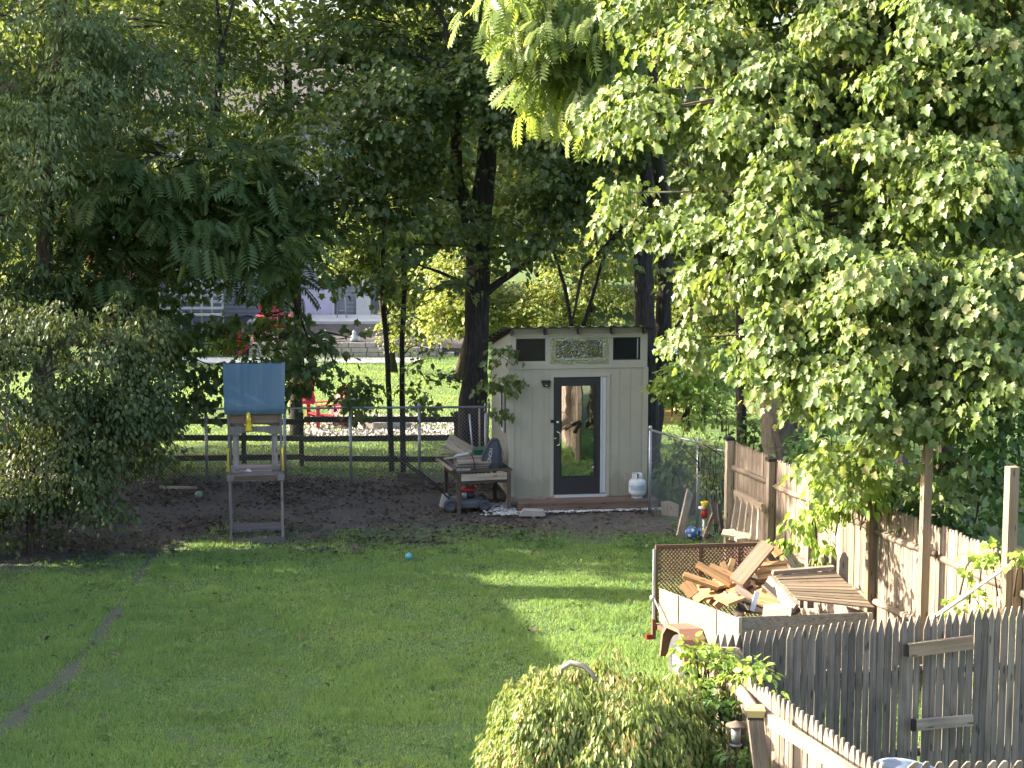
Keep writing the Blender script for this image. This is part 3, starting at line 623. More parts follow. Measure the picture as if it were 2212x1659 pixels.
for px, py, s_, lab in ((1141, 1113, .16, 'flat grey paving stone under the left end of the shed step'), (1443, 1112, .0, '')):
    if s_:
        q = G(px, py); g = MB(Matrix.Translation(q)); g.prism([(-.16, 0), (.30, 0), (.26, .09), (-.08, .10)], -.1, .12, .5); solo(g, 'stone_slab', MT['stone'], lab, 'stone')
q = G(1446, 1115); g = MB(frame(q, R(-20))); g.prism([(-.13, 0), (.15, 0), (.155, .19), (.0, .26), (-.14, .235)], -.03, .04, .5)
g.prism([(-.10, 0), (.12, 0), (.12, .15), (-.10, .2)], .045, .11, .5); solo(g, 'wooden_crate', MT['old_wood'], 'brown wooden crate standing right of the shed step', 'crate')

# ---------------------------------------------------------------- play tower
TY = 27.45; tx0 = (485.5-1106)/ppm(TY, 1); tx1 = (605.5-1106)/ppm(TY, 1); tp = thing('play_tower', 'wooden play tower with a teal blue canopy roof in the shaded yard', 'play tower', ((tx0+tx1)/2, TY+.4, 0))
TD = .85; ps = .065; TZ = lambda y: (1170-y)/135.0
for sx_, sy in ((0, 0), (1, 0), (0, 1), (1, 1)):
    g = MB(); xx = (tx0+ps/2) if sx_ == 0 else (tx1-ps/2); yy = TY+ps/2 if sy == 0 else TY+TD-ps/2
    g.beam((xx, yy, 0), (xx, yy, 2.12), ps*.62, ps, (0, 1, 0)); g.build('post', MT['play_wood'], tp)
def tb(name, mat, *boxes, label=None, T=None):
    g = MB(T) if T else MB()
    for q in boxes: g.bx(*q)
    o = g.build(name, mat, tp)
    if label: o['label'] = label
    return o
tb('front_beam', MT['play_wood'], (tx0-.012, tx1+.012, TY-.022, TY-.001, 1.0, 1.10)); o = tb('beam_facing', MT['red_wood'], (tx0+.10, tx1-.10, TY-.03, TY-.023, 1.012, 1.088), label='faded red stained board on the deck front')
tb('deck', MT['play_wood'], *[(tx0+.04, tx1-.04, TY+.0+k*.142, TY+.135+k*.142, 1.105, 1.13) for k in range(6)])
tb('side_beam', MT['play_wood'], (tx0-.012, tx0+.012, TY+.0, TY+TD, 1.0, 1.10)); tb('side_beam', MT['play_wood'], (tx1-.012, tx1+.012, TY, TY+TD, 1.0, 1.10))
for xx in (tx0+.135, tx1-.135):
    tb('side_panel', MT['play_wood'], (xx-.045, xx+.045, TY+.02, TY+.045, 1.13, 1.78)); tb('rear_slat', MT['play_wood'], (xx-.03, xx+.03, TY+TD-.04, TY+TD-.02, 1.13, 1.78))
tb('kick_board', MT['play_wood'], (tx0+.02, tx0+.19, TY+.0, TY+.018, 1.135, 1.23)); tb('kick_board', MT['play_wood'], (tx1-.19, tx1-.02, TY, TY+.018, 1.135, 1.23))
def arch(y0, y1, z0, z1, name):
    g = MB(); n_ = 12; w_ = tx1-tx0; P = [(tx0+.012, z1), (tx0+.012, z0)]
    for k in range(n_+1):
        f_ = k/n_; xx = tx0+.2+(w_-.4)*f_; P.append((xx, z0+.045*math.sin(math.pi*min(1, max(0, f_)))**.5))
    P += [(tx1-.012, z0), (tx1-.012, z1)]; g.prism(P[::-1], y0, y1); return g.build(name, MT['play_wood'], tp)
arch(TY-.02, TY-.001, 1.74, 1.87, 'arch_board'); arch(TY+TD+.001, TY+TD+.02, 1.74, 1.87, 'arch_board')
tb('top_rail', MT['red_wood'], (tx0+.02, tx1-.02, TY+.04, TY+.06, 1.92, 2.06)); tb('top_rail', MT['play_wood'], (tx0+.02, tx1-.02, TY+TD-.05, TY+TD-.03, 1.95, 2.06))
tb('sandbox_board', MT['play_wood'], (tx0+.0, tx1-.0, TY-.022, TY-.001, -.02, .075)); tb('sandbox_board', MT['play_wood'], (tx0+.05, tx1-.05, TY+TD-.03, TY+TD-.005, -.02, .15))
tb('sandbox_board', MT['play_wood'], (tx0+.0, tx0+.022, TY, TY+TD, -.02, .085)); tb('sandbox_board', MT['play_wood'], (tx1-.022, tx1, TY, TY+TD, -.02, .085))
# canopy: gabled tarp whose front slope faces the lawn
g = MB(); nA, nB = 26, 18; rr_ = random.Random(8); cx0, cx1 = tx0-.03, tx1+.025
def can(i, j, side):
    f = j/nB; xx = cx0+(cx1-cx0)*i/nA+(-.03 if side else 0)*0
    inset = (1-f)*.0; sag = -.035*math.sin(math.pi*f)*math.sin(math.pi*i/nA)
    wr = .010*math.sin(i*1.3+2*math.sin(i*.7)+rr_.random()*.4)*(1-f)**1.5+.003*rr_.uniform(-1, 1)
    zt, zb = 2.83, 2.07; 
    if f > .84: yy = -.06; zz = zb+.1-(f-.84)/.16*.1
    else: yy = .43-(f/.84)*.49; zz = zt-(f/.84)*(zt-zb-.1)
    xx += -.012*math.cos(math.pi*i/nA)*(1-f)*2
    return (xx, TY+(yy if side == 0 else TD-yy), zz+sag+wr)
for side in (0, 1):
    vs = [can(i, j, side) for j in range(nB+1) for i in range(nA+1)]; fs = [(j*(nA+1)+i, j*(nA+1)+i+1, (j+1)*(nA+1)+i+1, (j+1)*(nA+1)+i) for j in range(nB) for i in range(nA)]
    g.add(vs, fs, [(v[2]*.9, v[0]*2.2, v[1]*.2) for v in vs], .5, True)
g.build('canopy', MT['blue'], tp)
for xx in (tx0+.02, tx1-.02):
    g = MB(); g.beam((xx, TY+.03, 2.06), (xx, TY+TD/2, 2.72), .03, .06); g.beam((xx, TY+TD-.03, 2.06), (xx, TY+TD/2, 2.72), .03, .06); g.build('gable_frame', MT['play_wood'], tp)
g = MB(); hx = tx0+.36
g.lathe([(0, 0), (.055, 0), (.060, .02), (.045, .08), (.038, .16), (.044, .17), (.044, .20), (.03, .21), (.028, .30), (0, .30)], (hx-.015, TY-.07, 1.80), 16, (R(-6), 0, 0)); g.box((hx-.015, TY-.045, 1.90), (.14, .03, .03))
g.build('toy_telescope', MT['yellow'], tp)
for xx in (tx0+.012, tx1-.012):
    g = MB(); g.tube([(xx, TY-.005, 1.18), (xx, TY-.05, 1.20), (xx, TY-.06, 1.25), (xx, TY-.06, 1.43), (xx, TY-.05, 1.48), (xx, TY-.005, 1.50)], .014, 8); g.box((xx, TY-.006, 1.18), (.045, .012, .05)); g.box((xx, TY-.006, 1.50), (.045, .012, .05)); g.build('handle', MT['yellow'], tp)
tp.rotation_euler.z = R(7.5)
g = MB(); g.tube([(tx0+.33, TY+.06, 1.137), (tx0+.37, TY+.02, 1.15), (tx0+.41, TY+.05, 1.14)], .02, 6); g.box((tx0+.37, TY+.05, 1.165), (.05, .03, .03)); solo(g, 'toy_trowel', MT['white'], 'small pale plastic toy lying on the play tower deck', 'toy')

# ---------------------------------------------------------------- fences
def picket_panel(par, p0, p1, z0, z1a, z1b, w=.075, gap=.004, th=.016, tip=.085, mat=None, name='picket_panel', seed=1, flat=.3, jitter=.012, skip=(), lean=0.0):
    """one panel of touching dog-eared pickets from p0 to p1 (xy); the thickness goes to the left of p0->p1"""
    rnd = random.Random(seed); p0 = Vector((p0[0], p0[1], 0)); p1 = Vector((p1[0], p1[1], 0)); d = p1-p0; L = d.length; d.normalize(); n = Vector((-d.y, d.x, 0))
    g = MB(); a = 0; k = 0
    while a < L-w*.3:
        ww = w*rnd.uniform(.88, 1.08); f = a/L; h = z1a*(1-f)+z1b*f+rnd.uniform(-jitter, jitter); tw = rnd.uniform(-.004, .004); off = rnd.uniform(-.003, .003)
        if k not in skip:
            o = p0+d*(a+tw); T = Matrix.Translation(o+n*off) @ Matrix(((d.x, n.x, 0, 0), (d.y, n.y, 0, 0), (0, 0, 1, 0), (0, 0, 0, 1)))
            c0 = rnd.uniform(.42, .58)*ww; tl = tip*rnd.uniform(.8, 1.2)
            P = [(0, z0), (ww-gap, z0), (ww-gap+rnd.uniform(-.003, .003), h-tl), (c0+ww*flat/2, h-.008), (c0+ww*flat/4, h), (c0-ww*flat/4, h), (c0-ww*flat/2, h-.008), (rnd.uniform(-.003, .003), h-tl)]
            g.prism(P, 0, th, .15+.8*rnd.random(), T)
        a += ww+ (rnd.uniform(0, .004)); k += 1
    return g.build(name, mat, par)
def line_pt(p0, p1, f): return (p0[0]+(p1[0]-p0[0])*f, p0[1]+(p1[1]-p0[1])*f)
def xy(v): return (v.x, v.y)

# board fence running away along the right side
A_ = G(1578, 957, 1.85); Fp = G(2196, 1208, 1.85)
dirA = (Fp-A_).normalized(); LA = (Fp-A_).length
def fA(px):   # point of the fence line seen at column px
    a = (px-1106)/KPX
    # X = a*axisdist ; axisdist = Y*cos+(CAMZ-1.2)*sin
    c_, s_ = math.cos(PITCH), math.sin(PITCH); p = A_; d = dirA
    tt = (a*(p.y*c_+4.8*s_)-p.x)/(d.x-a*d.y*c_); return Vector((p.x+d.x*tt, p.y+d.y*tt, 0))
cols = [1578, 1668, 1755, 1885, 2022, 2196]
pts = [fA(c) for c in cols]; pts.append(pts[-1]+Vector((dirA.x, dirA.y, 0))*2.1)
tops = [1.86, 1.86, 1.84, 1.83, 1.86, 1.85, 1.85]
bf = thing('board_fence', 'sun-bleached picket fence running along the right side of the yard', 'fence', (pts[3].x, pts[3].y, 0))
nrm = Vector((dirA.y, -dirA.x, 0)).normalized()
if nrm.x > 0: nrm = -nrm                     # towards the yard
for k in range(len(pts)-1):
    a, b2 = pts[k], pts[k+1]; back = -nrm*.05
    mt = MT['tan_wood']
    picket_panel(bf, xy(b2+back), xy(a+back), -.05, tops[k]+(.0 if k else .02), tops[k]+.02, .078, .004, .016, .05, mt, seed=k+3, flat=.5)
    for zz in (1.50, .62):
        g = MB(); e0 = a+(b2-a)*.03; e1 = b2-(b2-a)*.03; dz = random.uniform(-.03, .03)
        g.tube([e0-nrm*.015+Vector((0, 0, zz+dz)), (e0+e1)/2-nrm*.01+Vector((0, 0, zz)), e1-nrm*.015+Vector((0, 0, zz-dz))], [.042, .045, .04], 8, True, True, None, .2); g.build('rail', mt, bf)
for k, p in enumerate(pts[:-1]):
    if k == 4: continue
    h = {0: 1.90, 1: 1.84, 2: 1.8, 3: 1.98, 5: 2.0}[k]; q = p+nrm*.03
    g = MB(); g.beam((q.x, q.y, -.1), (q.x, q.y, h), .095, .095, (nrm.x, nrm.y, 0)); po = g.build('post', MT['post_wood'] if k > 2 else MT['old_wood'], bf)
    if k in (0, 1):
        g = MB(frame((q.x, q.y, h), math.atan2(dirA.y, dirA.x))); g.box((0, 0, .02), (.13, .13, .04)); g.add([(-.07, -.07, .04), (.07, -.07, .04), (.07, .07, .04), (-.07, .07, .04), (0, 0, .075)], [(0, 1, 4), (1, 2, 4), (2, 3, 4), (3, 0, 4)]); g.build('cap', MT['cap'], po)
# two tall posts standing in front of the fence
for px, yt, yb, lab, rot, w_ in ((2022, 956, 1335, 'tall square timber post rising above the board fence, grey pole at its foot', .2, .098), (2193, 1008, 1480, 'tall square timber post at the right edge with vine at its foot', .25, .11)):
    q = fA(px)+nrm*(.16 if px < 2100 else .1); zt = 6+(W(px, yt, q.y).z-6); g = MB(); g.beam((q.x, q.y, -.2), (q.x, q.y, W(px, yt, q.y).z), w_, w_, (math.sin(rot), -math.cos(rot), 0), .6)
    solo(g, 'timber_post', MT['post_wood'], lab, 'post')
# grey pipe leaning across the fence
g = MB(); a, b2 = W(2012, 1338, 18.6), W(2178, 1222, 17.7); mid = a.lerp(b2, .42)
g.tube([a, mid], .024, 10); g.tube([mid, b2], .019, 10); g.tube([mid-(mid-a).normalized()*.03, mid+(b2-a).normalized()*.03], .03, 10); g.tube([b2, b2+Vector((.04, 0, -.02))], .024, 8)
solo(g, 'metal_pole', MT['pvc'], 'grey metal pole leaning diagonally against the board fence', 'pole')

# grey gate-height fence in shade, facing the camera
ga, gb = (1.86, 15.74), (5.95, 16.45)
gf = thing('picket_fence', 'weathered grey picket fence with pointed tops in shade across the lower right', 'fence', (3.6, 16.0, 0))
za, zb = W(1590, 1369, 15.8).z, W(2200, 1306, 16.3).z; slope_ = (zb-za)
n1_ = line_pt(ga, gb, .32)
gp0 = lambda f: line_pt(ga, gb, f)
def topf(f): return za+slope_*f/.71
seg = [(0, .245), (.247, .49), (.492, .745), (.747, 1.0)]
for k, (f0, f1) in enumerate(seg):
    picket_panel(gf, gp0(f0), gp0(f1), -.05, topf(f0), topf(f1), .0700, .006, .018, .125, MT['grey_wood'], seed=40+k, flat=.22, jitter=.012)
for zz in (.45, 1.25):
    g = MB(); g.beam((ga[0]+.02, ga[1]+.06, zz), (gb[0], gb[1]+.06, zz), .05, .08, (0, 0, 1)); g.build('rail', MT['grey_wood'], gf)
for (x0, y0, x1, y1, hh, lab, mt) in ((1960, 1405, 2099, 1384, 30, 'pale tan brace board across the upper pickets', 'post_wood'), (1976, 1566, 2098, 1552, 24, 'grey brown brace board across the lower pickets', 'old_wood')):
    a = W(x0, y0-3, 16.0); b2 = W(x1, y1, 16.13); g = MB(); g.beam(a+Vector((0, -.045, 0)), b2+Vector((0, -.045, 0)), .038, hh/ppm(16, 1.3), (0, 0, 1), .9 if mt == 'post_wood' else .5); o = g.build('brace_board', MT[mt], gf); o['label'] = lab
    g = MB(); g.box(a+Vector((-.022, -.04, 0)), (.04, .045, .11)); g.build('bracket', MT['cap'], gf)
# sunlit near fence coming towards the camera
nf0, nf1, nf2 = (1.73, 15.55), (2.16, 14.1), (3.10, 11.2)
nf = thing('picket_fence', 'sunlit tan picket fence with a capped post near the bottom edge', 'fence', (2.1, 14, 0))
tz0 = W(1690, 1502, 14.0).z; tz1 = W(1938, 1653, 12.3).z-.05
picket_panel(nf, nf0, nf1, -.05, W(1560, 1425, 15.5).z, tz0, .07, .004, .016, .06, MT['tan_wood'], seed=61, flat=.45)
picket_panel(nf, (nf1[0]+.015, nf1[1]-.03), nf2, -.05, tz0, tz1-.03, .082, .012, .018, .10, MT['tan_wood'], seed=62, flat=.4)
dn = Vector((nf2[0]-nf0[0], nf2[1]-nf0[1], 0)).normalized(); nn = Vector((dn.y, -dn.x, 0)); 
if nn.x > 0: nn = -nn
def railpt(px, py, Y): return W(px, py, Y)
g = MB(); g.tube([railpt(1583, 1474, 15.0), railpt(1606, 1500, 14.55), railpt(1640, 1545, 13.95)], [.05, .052, .045], 8, True, True, .9, .15); g.build('rail', MT['tan_wood'], nf)
g = MB(); g.beam(railpt(1660, 1552, 13.72), railpt(1880, 1698, 12.1), .06, .10, (0, 0, 1), .8); g.build('rail', MT['tan_wood'], nf)
for zz in (.5,):
    g = MB(); g.beam((nf0[0]-.05, nf0[1], zz), (nf2[0]-.06, nf2[1], zz), .06, .09, (0, 0, 1), .7); g.build('rail', MT['tan_wood'], nf)
g = MB(); pt = W(1631, 1552, 13.75); pb = Vector((2.17, 13.6, -.1)); g.beam(pb, pt, .12, .12, (0, 1, 0), .2); po = g.build('post', MT['grey_wood'], nf)
g = MB(frame(pt, R(-4))); g.box((0, 0, .015), (.125, .125, .02), None, .1); g.build('cap_base', MT['cap'], po)
g = MB(frame(pt, R(-4))); vs = [(-.06, -.06, .025), (.06, -.06, .025), (.06, .06, .025), (-.06, .06, .025), (-.08, -.075, .085), (.08, -.075, .085), (.08, .075, .085), (-.08, .075, .085), (-.07, -.06, .10), (.07, -.06, .105), (.07, .06, .10), (-.07, .06, .10)]
g.add(vs, [(0, 3, 2, 1)]+[(i, (i+1) % 4, 4+(i+1) % 4, 4+i) for i in range(4)]+[(4+i, 4+(i+1) % 4, 8+(i+1) % 4, 8+i) for i in range(4)]+[(8, 9, 10, 11)], None, .9); g.build('cap', MT['capy'], po)
g = MB(); q = (1.66, 15.45); g.beam((q[0], q[1], -.1), (q[0], q[1], 1.30), .10, .05, (0, 1, 0), .8); g.build('post', MT['tan_wood'], nf)
picket_panel(nf, (1.69, 15.42), (1.88, 15.40), -.05, 1.34, 1.34, .085, .004, .016, .03, MT['tan_wood'], seed=65, name='gate_panel')
# lowest fence crossing the bottom edge
lf_ = thing('picket_fence', 'tan picket fence whose tops just show along the bottom right edge', 'fence', (3.4, 12, 0))
Yb = 12.0; zt = W(1900, 1646, Yb).z
picket_panel(lf_, (2.80, Yb), (4.6, Yb+.03), -.05, zt, zt, .092, .03, .02, .045, MT['tan_wood'], seed=70, flat=.45, jitter=.005)
g = MB(); g.beam((2.8, Yb+.05, zt-.35), (4.4, Yb+.07, zt-.35), .05, .08); g.build('rail', MT['tan_wood'], lf_)
# chicken-run odds: leaning frame sticks and pool tub
g = MB(); g.beam(W(1545, 1402, 15.6), W(1592, 1402, 15.7), .05, .03, (0, 0, 1)); g.beam(W(1580, 1402, 15.55), W(1604, 1452, 15.5), .05, .03, (0, -1, 0)); g.beam(W(1592, 1402, 15.65), W(1618, 1452, 15.6), .05, .03, (0, -1, 0))
solo(g, 'timber_offcuts', MT['tan_wood'], 'three thin boards leaning together at the corner of the grey fence', 'boards')
g = MB(); c0 = W(1985, 1690, 13.6); prof = [(0, -.02), (.30, -.02), (.36, .10), (.385, .105), (.385, .12), (.35, .12), (.29, 0), (0, 0)]
g.lathe(prof, (0, 0, 0), 40); g.V = [c0 + Euler((R(-52), R(22), 0)).to_matrix() @ Vector((v.x*1.0, v.y*.62, v.z)) + Vector((0, .1, -.12)) for v in g.V]
solo(g, 'plastic_tub', MT['pool'], 'pale blue plastic tub leaning behind the near sunlit pickets', 'tub')

# chain link fences
def chain_link(root, p0, p1, h, posts, rr=.0022, pitch=.072, z0=.02, rail=True, lean=0):
    p0 = Vector((*p0, 0)); p1 = Vector((*p1, 0)); L = (p1-p0).length; d = (p1-p0).normalized(); g = MB()
    k = -h
    def seg(x0, a0, x1, a1):
        A = p0+d*x0+Vector((0, 0, z0+a0)); B = p0+d*x1+Vector((0, 0, z0+a1)); g.tube([A, B], rr, 3, False, False, .5)
    while k < L:
        a, b2 = max(k, 0), min(k+h, L)
        if b2 > a:
            seg(a, a-k, b2, b2-k); seg(a, h-(a-k), b2, h-(b2-k))
        k += pitch
    g.build('wire_mesh', MT['wire'], root)
    if rail:
        g = MB(); g.tube([p0+Vector((0, 0, h+z0)), (p0+p1)/2+Vector((0, 0, h+z0-.015)), p1+Vector((0, 0, h+z0))], .021, 8); g.build('top_rail', MT['steel'], root)
    for f in posts:
        q = p0+d*(L*f); g = MB(); g.tube([q+Vector((0, .03, -.1)), q+Vector((0, .03, h+.05))], .028, 8); g.lathe([(.032, -.01), (.032, .015), (.02, .035), (0, .04)], q+Vector((0, .03, h+.05)), 8); g.build('post', MT['steel'], root)
c0, c1 = W(-250, 890, 32.4), W(1052, 862, 32.9); YF = 32.6
cl = thing('chain_link_fence', 'galvanised chain link fence behind the play tower', 'fence', (-4, 32.6, 0))
pxs = [445, 614, 756, 1049]; f0x = (-250-1106)/ppm(32.4, 1); f1x = (1060-1106)/ppm(32.7, 1)
chain_link(cl, (f0x, 32.4), (f1x, 32.75), 1.42, [((px-1106)/ppm(32.6, 1)-f0x)/(f1x-f0x) for px in (20, 240, 445, 614, 756, 905, 1049)])
q0, q1, q2 = G(1402, 930, 1.42), G(1509, 958, 1.42), G(1570, 976, 1.42)
cl2 = thing('chain_link_fence', 'chain link fence between the shed and the board fence', 'fence', (3, 28.5, 0))
chain_link(cl2, xy(q0), xy(q1), 1.42, [0.03, 1.0], .0024, .06); 
cl3 = None
g2 = thing('chain_link_fence', 'short chain link fence section ending at the first capped fence post', 'fence', (3.3, 27.5, 0)); chain_link(g2, xy(q1), xy(q2), 1.40, [], .0024, .06)

# split rail fence behind
sr = thing('split_rail_fence', 'dark three-rail wooden fence behind the chain link', 'fence', (-4, 34.3, 0))
for k, px in enumerate((330, 525, 650, 985)):
    xx = (px-1106)/ppm(34.3, .5); g = MB(); g.beam((xx, 34.4, -.1), (xx, 34.4, 1.12), .085, .10, (0, 1, 0)); g.build('post', MT['dark_wood'], sr)
for zz in (.95, .60, .2):
    for x0, x1 in ((-9.5, -6.9), (-6.9, -4.1), (-4.1, -1.0)):
        g = MB(); g.beam((x0, 34.33, zz+random.uniform(-.03, .03)), (x1, 34.33, zz+random.uniform(-.03, .03)), .06, .11, (0, 0, 1)); g.build('rail', MT['dark_wood'], sr)
# ---------------------------------------------------------------- utility trailer with its load
TRN = Vector((2.50, 18.95, 0)); TA = R(16); TT = R(-5.5)      # near-left corner, heading, tilt (nose up)
TM = Matrix.Translation(TRN) @ Matrix.Rotation(TA, 4, 'Z') @ Matrix.Translation((0, 1.2, .42)) @ Matrix.Rotation(R(2.2), 4, 'Y') @ Matrix.Rotation(TT, 4, 'X') @ Matrix.Translation((0, -1.2, 0))
tw, tlen = 1.61, 2.44
tr = thing('utility_trailer', 'rusty utility trailer with chipboard sides and a raised mesh tailgate', 'trailer', (3.1, 20.1, 0))
g = MB(TM); zt = .46
g.bx(0, .018, .62, tlen, .03, zt, .6); g.bx(0, .018, 0, .60, .03, zt+.0, .7); ob = g.build('side_board', MT['osb'], tr)
g = MB(TM); g.bx(tw-.018, tw, 0, tlen, .03, zt); g.build('side_board', MT['osb'], tr)
g = MB(TM); g.bx(.03, tw-.02, 0, .018, .03, zt+.01, .0); g.build('front_board', MT['osb'], tr)
g = MB(TM); g.bx(-.012, .028, -.03, -.002, -.02, zt+.015, .9); g.bx(tw-.03, tw+.02, -.03, -.002, -.02, zt+.01, .8); g.build('corner_trim', MT['old_wood'], tr)
g = MB(TM); g.bx(-.01, .0-.002, 1.78, 1.80, .0, zt); g.bx(-.008, -.002, .605, .625, .0, zt); g.build('joint_strip', MT['dark_wood'], tr)
g = MB(TM); g.bx(.02, tw-.02, .02, tlen, .0, .025); g.build('bed', MT['old_wood'], tr)
g = MB(TM)
g.bx(-.045, .0, -.0, tlen, -.045, .015, .5); g.bx(tw, tw+.045, 0, tlen, -.045, .015, .5); g.bx(-.045, tw+.045, -.045, -.0, -.06, -.005); g.bx(-.045, tw+.045, tlen, tlen+.05, -.06, .0)
g.bx(-.0, tw, 1.2, 1.25, -.10, -.05)
g.tube([(-.03, 0, -.04), (tw/2, -1.2, -.06)], .03, 6); g.tube([(tw+.03, 0, -.04), (tw/2, -1.2, -.06)], .03, 6)
g.build('frame', MT['rust'], tr)
for yy in (.35, .9, 1.95):
    g = MB(TM); g.bx(-.055, -.03, yy, yy+.05, -.10, .055); g.build('stake_pocket', MT['rustlt'], tr)
# fender
g = MB(TM); wy = 1.22; fr = .40; ang = [R(a) for a in (-8, 38, 62, 118, 142, 188)]
P = [(wy+fr*1.05*math.cos(a), -.18+fr*1.02*math.sin(a)) for a in ang]
for i in range(5):
    (ya, za_), (yb, zb_) = P[i], P[i+1]; g.hexa([Vector(v) for v in ((-.30, ya, za_), (-.02, ya, za_), (-.02, yb, zb_), (-.30, yb, zb_), (-.30, ya, za_+.006), (-.02, ya, za_+.006), (-.02, yb, zb_+.006), (-.30, yb, zb_+.006))], (.2, .2, .01), .6)
    (yc, zc), (yd, zd) = [(wy+(y-wy)*.90, -.18+(z_+.18)*.90) for y, z_ in (P[i], P[i+1])]
    g.hexa([Vector(v) for v in ((-.305, yc, zc), (-.298, yc, zc), (-.298, yd, zd), (-.305, yd, zd), (-.305, ya, za_+.006), (-.298, ya, za_+.006), (-.298, yb, zb_+.006), (-.305, yb, zb_+.006))], (.2, .2, .01), .5)
g.build('fender', MT['rustlt'], tr)
def wheel(side):
    xo = -.16 if side < 0 else tw+.16; c = Vector((xo, wy, -.20)); q = (0, R(90), 0)
    g = MB(TM); g.lathe([(.17, -.085), (.255, -.09), (.285, -.075), (.292, -.04), (.293, 0), (.292, .04), (.285, .075), (.255, .09), (.17, .085)], c, 36, q); w_ = g.build('wheel', MT['tyre'], tr)
    g = MB(TM); s_ = 1 if side < 0 else -1
    g.lathe([(.175, -.08), (.165, -.07), (.15, -.03), (.12, -.045), (.06, -.05), (.05, -.075), (0, -.08)], c, 28, (0, R(90)*s_, 0)); g.build('rim', MT['white'], w_)
wheel(-1); wheel(1)
g = MB(TM); g.bx(-.17, -.06, tlen-.03, tlen+.03, -.17, -.11, .0); g.build('tail_lamp', MT['red'], tr); g = MB(TM); g.bx(-.10, -.055, tlen-.04, tlen+.02, -.16, .08, .3); g.build('lamp_bracket', MT['rust'], tr)
# tailgate: angle-iron frame with expanded metal
tg = []; hG = .99; g = MB(TM); yG = tlen+.06
g.bx(-.03, tw+.03, yG, yG+.035, hG-.035, hG, .5)
for xx in (-.03, .55, 1.08, tw-.005): g.bx(xx, xx+.032, yG, yG+.03, .02, hG-.036, .5)
g.bx(.0, tw, yG, yG+.03, .02, .05)
tgo = g.build('tailgate', MT['rust'], tr)
g = MB(TM); dx, dz = .050, .026; x = .0
k = 0
nz_ = int((hG-.08)/dz); nx_ = int(tw/dx)
for j in range(nz_):
    zz = .05+j*dz
    for i in range(nx_):
        x0 = i*dx+(dx/2 if j % 2 else 0)
        if x0+dx > tw: continue
        g.tube([(x0, yG+.015, zz), (x0+dx/2, yG+.015, zz+dz*.92)], .0085, 3, False, False, .5); g.tube([(x0+dx, yG+.015, zz), (x0+dx/2, yG+.015, zz+dz*.92)], .0085, 3, False, False, .5)
g.build('expanded_mesh', MT['rust'], tgo)
g = MB(TM); g.bx(-.062, -.034, yG-.005, yG+.03, -.12, hG-.05, .9); g.build('gate_upright', MT['steel'], tr)
g = MB(TM); g.tube([(-.05, yG+.01, .34), (-.055, yG-.5, .02)], .013, 6); g.build('gate_stay', MT['steel'], tr)
g = MB(TM); g.lathe([(0, -.03), (.035, -.03), (.035, .03), (0, .03)], (-.06, yG+.01, .33), 12, (0, R(90), 0)); g.build('hinge', MT['steel'], tr)

# the wood heaped in the trailer: every board on its own
def plank(px, py, qx, qy, Y, dy, wpx, t, mat, label, up=(0, -.5, 1), name='board', group=None):
    a = W(px, py, Y); b2 = W(qx, qy, Y+dy); g = MB(); g.beam(a, b2, wpx/ppm(Y, 1), t, up)
    return solo(g, name, MT[mat], label, 'board', group)
plank(1590, 1258, 1658, 1176, 20.3, .35, 34, .06, 'post_wood', 'widest tan plank sticking up out of the middle of the trailer load', (-.2, -.75, .6))
plank(1505, 1218, 1578, 1262, 20.5, -.1, 14, .045, 'fresh_wood', 'long pale stick pointing up left out of the trailer load', (0, -.4, 1))
plank(1476, 1242, 1552, 1268, 20.4, -.05, 15, .05, 'fresh_wood', 'orange brown stick lowest at the left of the trailer load', (0, -.5, 1))
plank(1533, 1223, 1582, 1245, 20.6, -.1, 16, .04, 'fresh_wood', 'short pale stub lying between the long stick and the wide plank', (0, -.5, 1))
plank(1560, 1214, 1574, 1250, 20.7, -.1, 11, .04, 'fresh_wood', 'thin upright sliver behind the wide plank', (0, -1, .2))
plank(1584, 1208, 1572, 1245, 20.8, -.2, 12, .03, 'fresh_wood', 'second thin upright sliver leaning on the wide plank', (0, -1, .2))
plank(1562, 1262, 1534, 1306, 20.6, -.05, 18, .05, 'fresh_wood', 'pale split piece standing on its edge near the left side board', (.5, -.8, .2))
plank(1578, 1278, 1546, 1312, 20.4, -.05, 15, .05, 'fresh_wood', 'orange split piece beside the left side board', (.5, -.8, .3))
plank(1540, 1270, 1500, 1296, 20.9, .1, 22, .04, 'fresh_wood', 'yellow brown board leaning over the left side board', (0, -.7, .6))
plank(1478, 1258, 1500, 1285, 20.7, -.1, 26, .03, 'fresh_wood', 'orange panel scrap at the far left of the load', (0, -1, .5))
plank(1625, 1200, 1680, 1222, 20.8, 0, 24, .04, 'fresh_wood', 'pale wedge piece under the dark board near the top of the load', (0, -.7, .7))
plank(1628, 1222, 1700, 1216, 20.6, 0, 12, .035, 'fresh_wood', 'thin lath above the crate end on the right of the heap', (0, -.5, 1))
plank(1630, 1236, 1702, 1228, 20.5, 0, 12, .04, 'fresh_wood', 'flat lath under the crate end on the right of the heap', (0, -.5, 1))
plank(1638, 1250, 1690, 1244, 20.4, 0, 14, .05, 'fresh_wood', 'knobbly pale branch piece at the heart of the load', (0, -.5, 1))
plank(1646, 1182, 1704, 1250, 20.9, -.2, 30, .035, 'dark_wood', 'dark brown board with a lit edge at the top of the load', (.5, -.5, .6))
plank(1668, 1180, 1684, 1200, 20.85, -.1, 20, .03, 'fresh_wood', 'small square offcut perched at the very top of the load', (0, -.8, .6))
plank(1700, 1196, 1736, 1244, 20.9, -.1, 24, .03, 'old_wood', 'mossy grey plank right of the top of the heap', (.4, -.7, .5))
plank(1588, 1268, 1656, 1312, 20.0, -.2, 12, .04, 'old_wood', 'grey branch-like pole crossing the middle of the load', (0, -.5, 1))
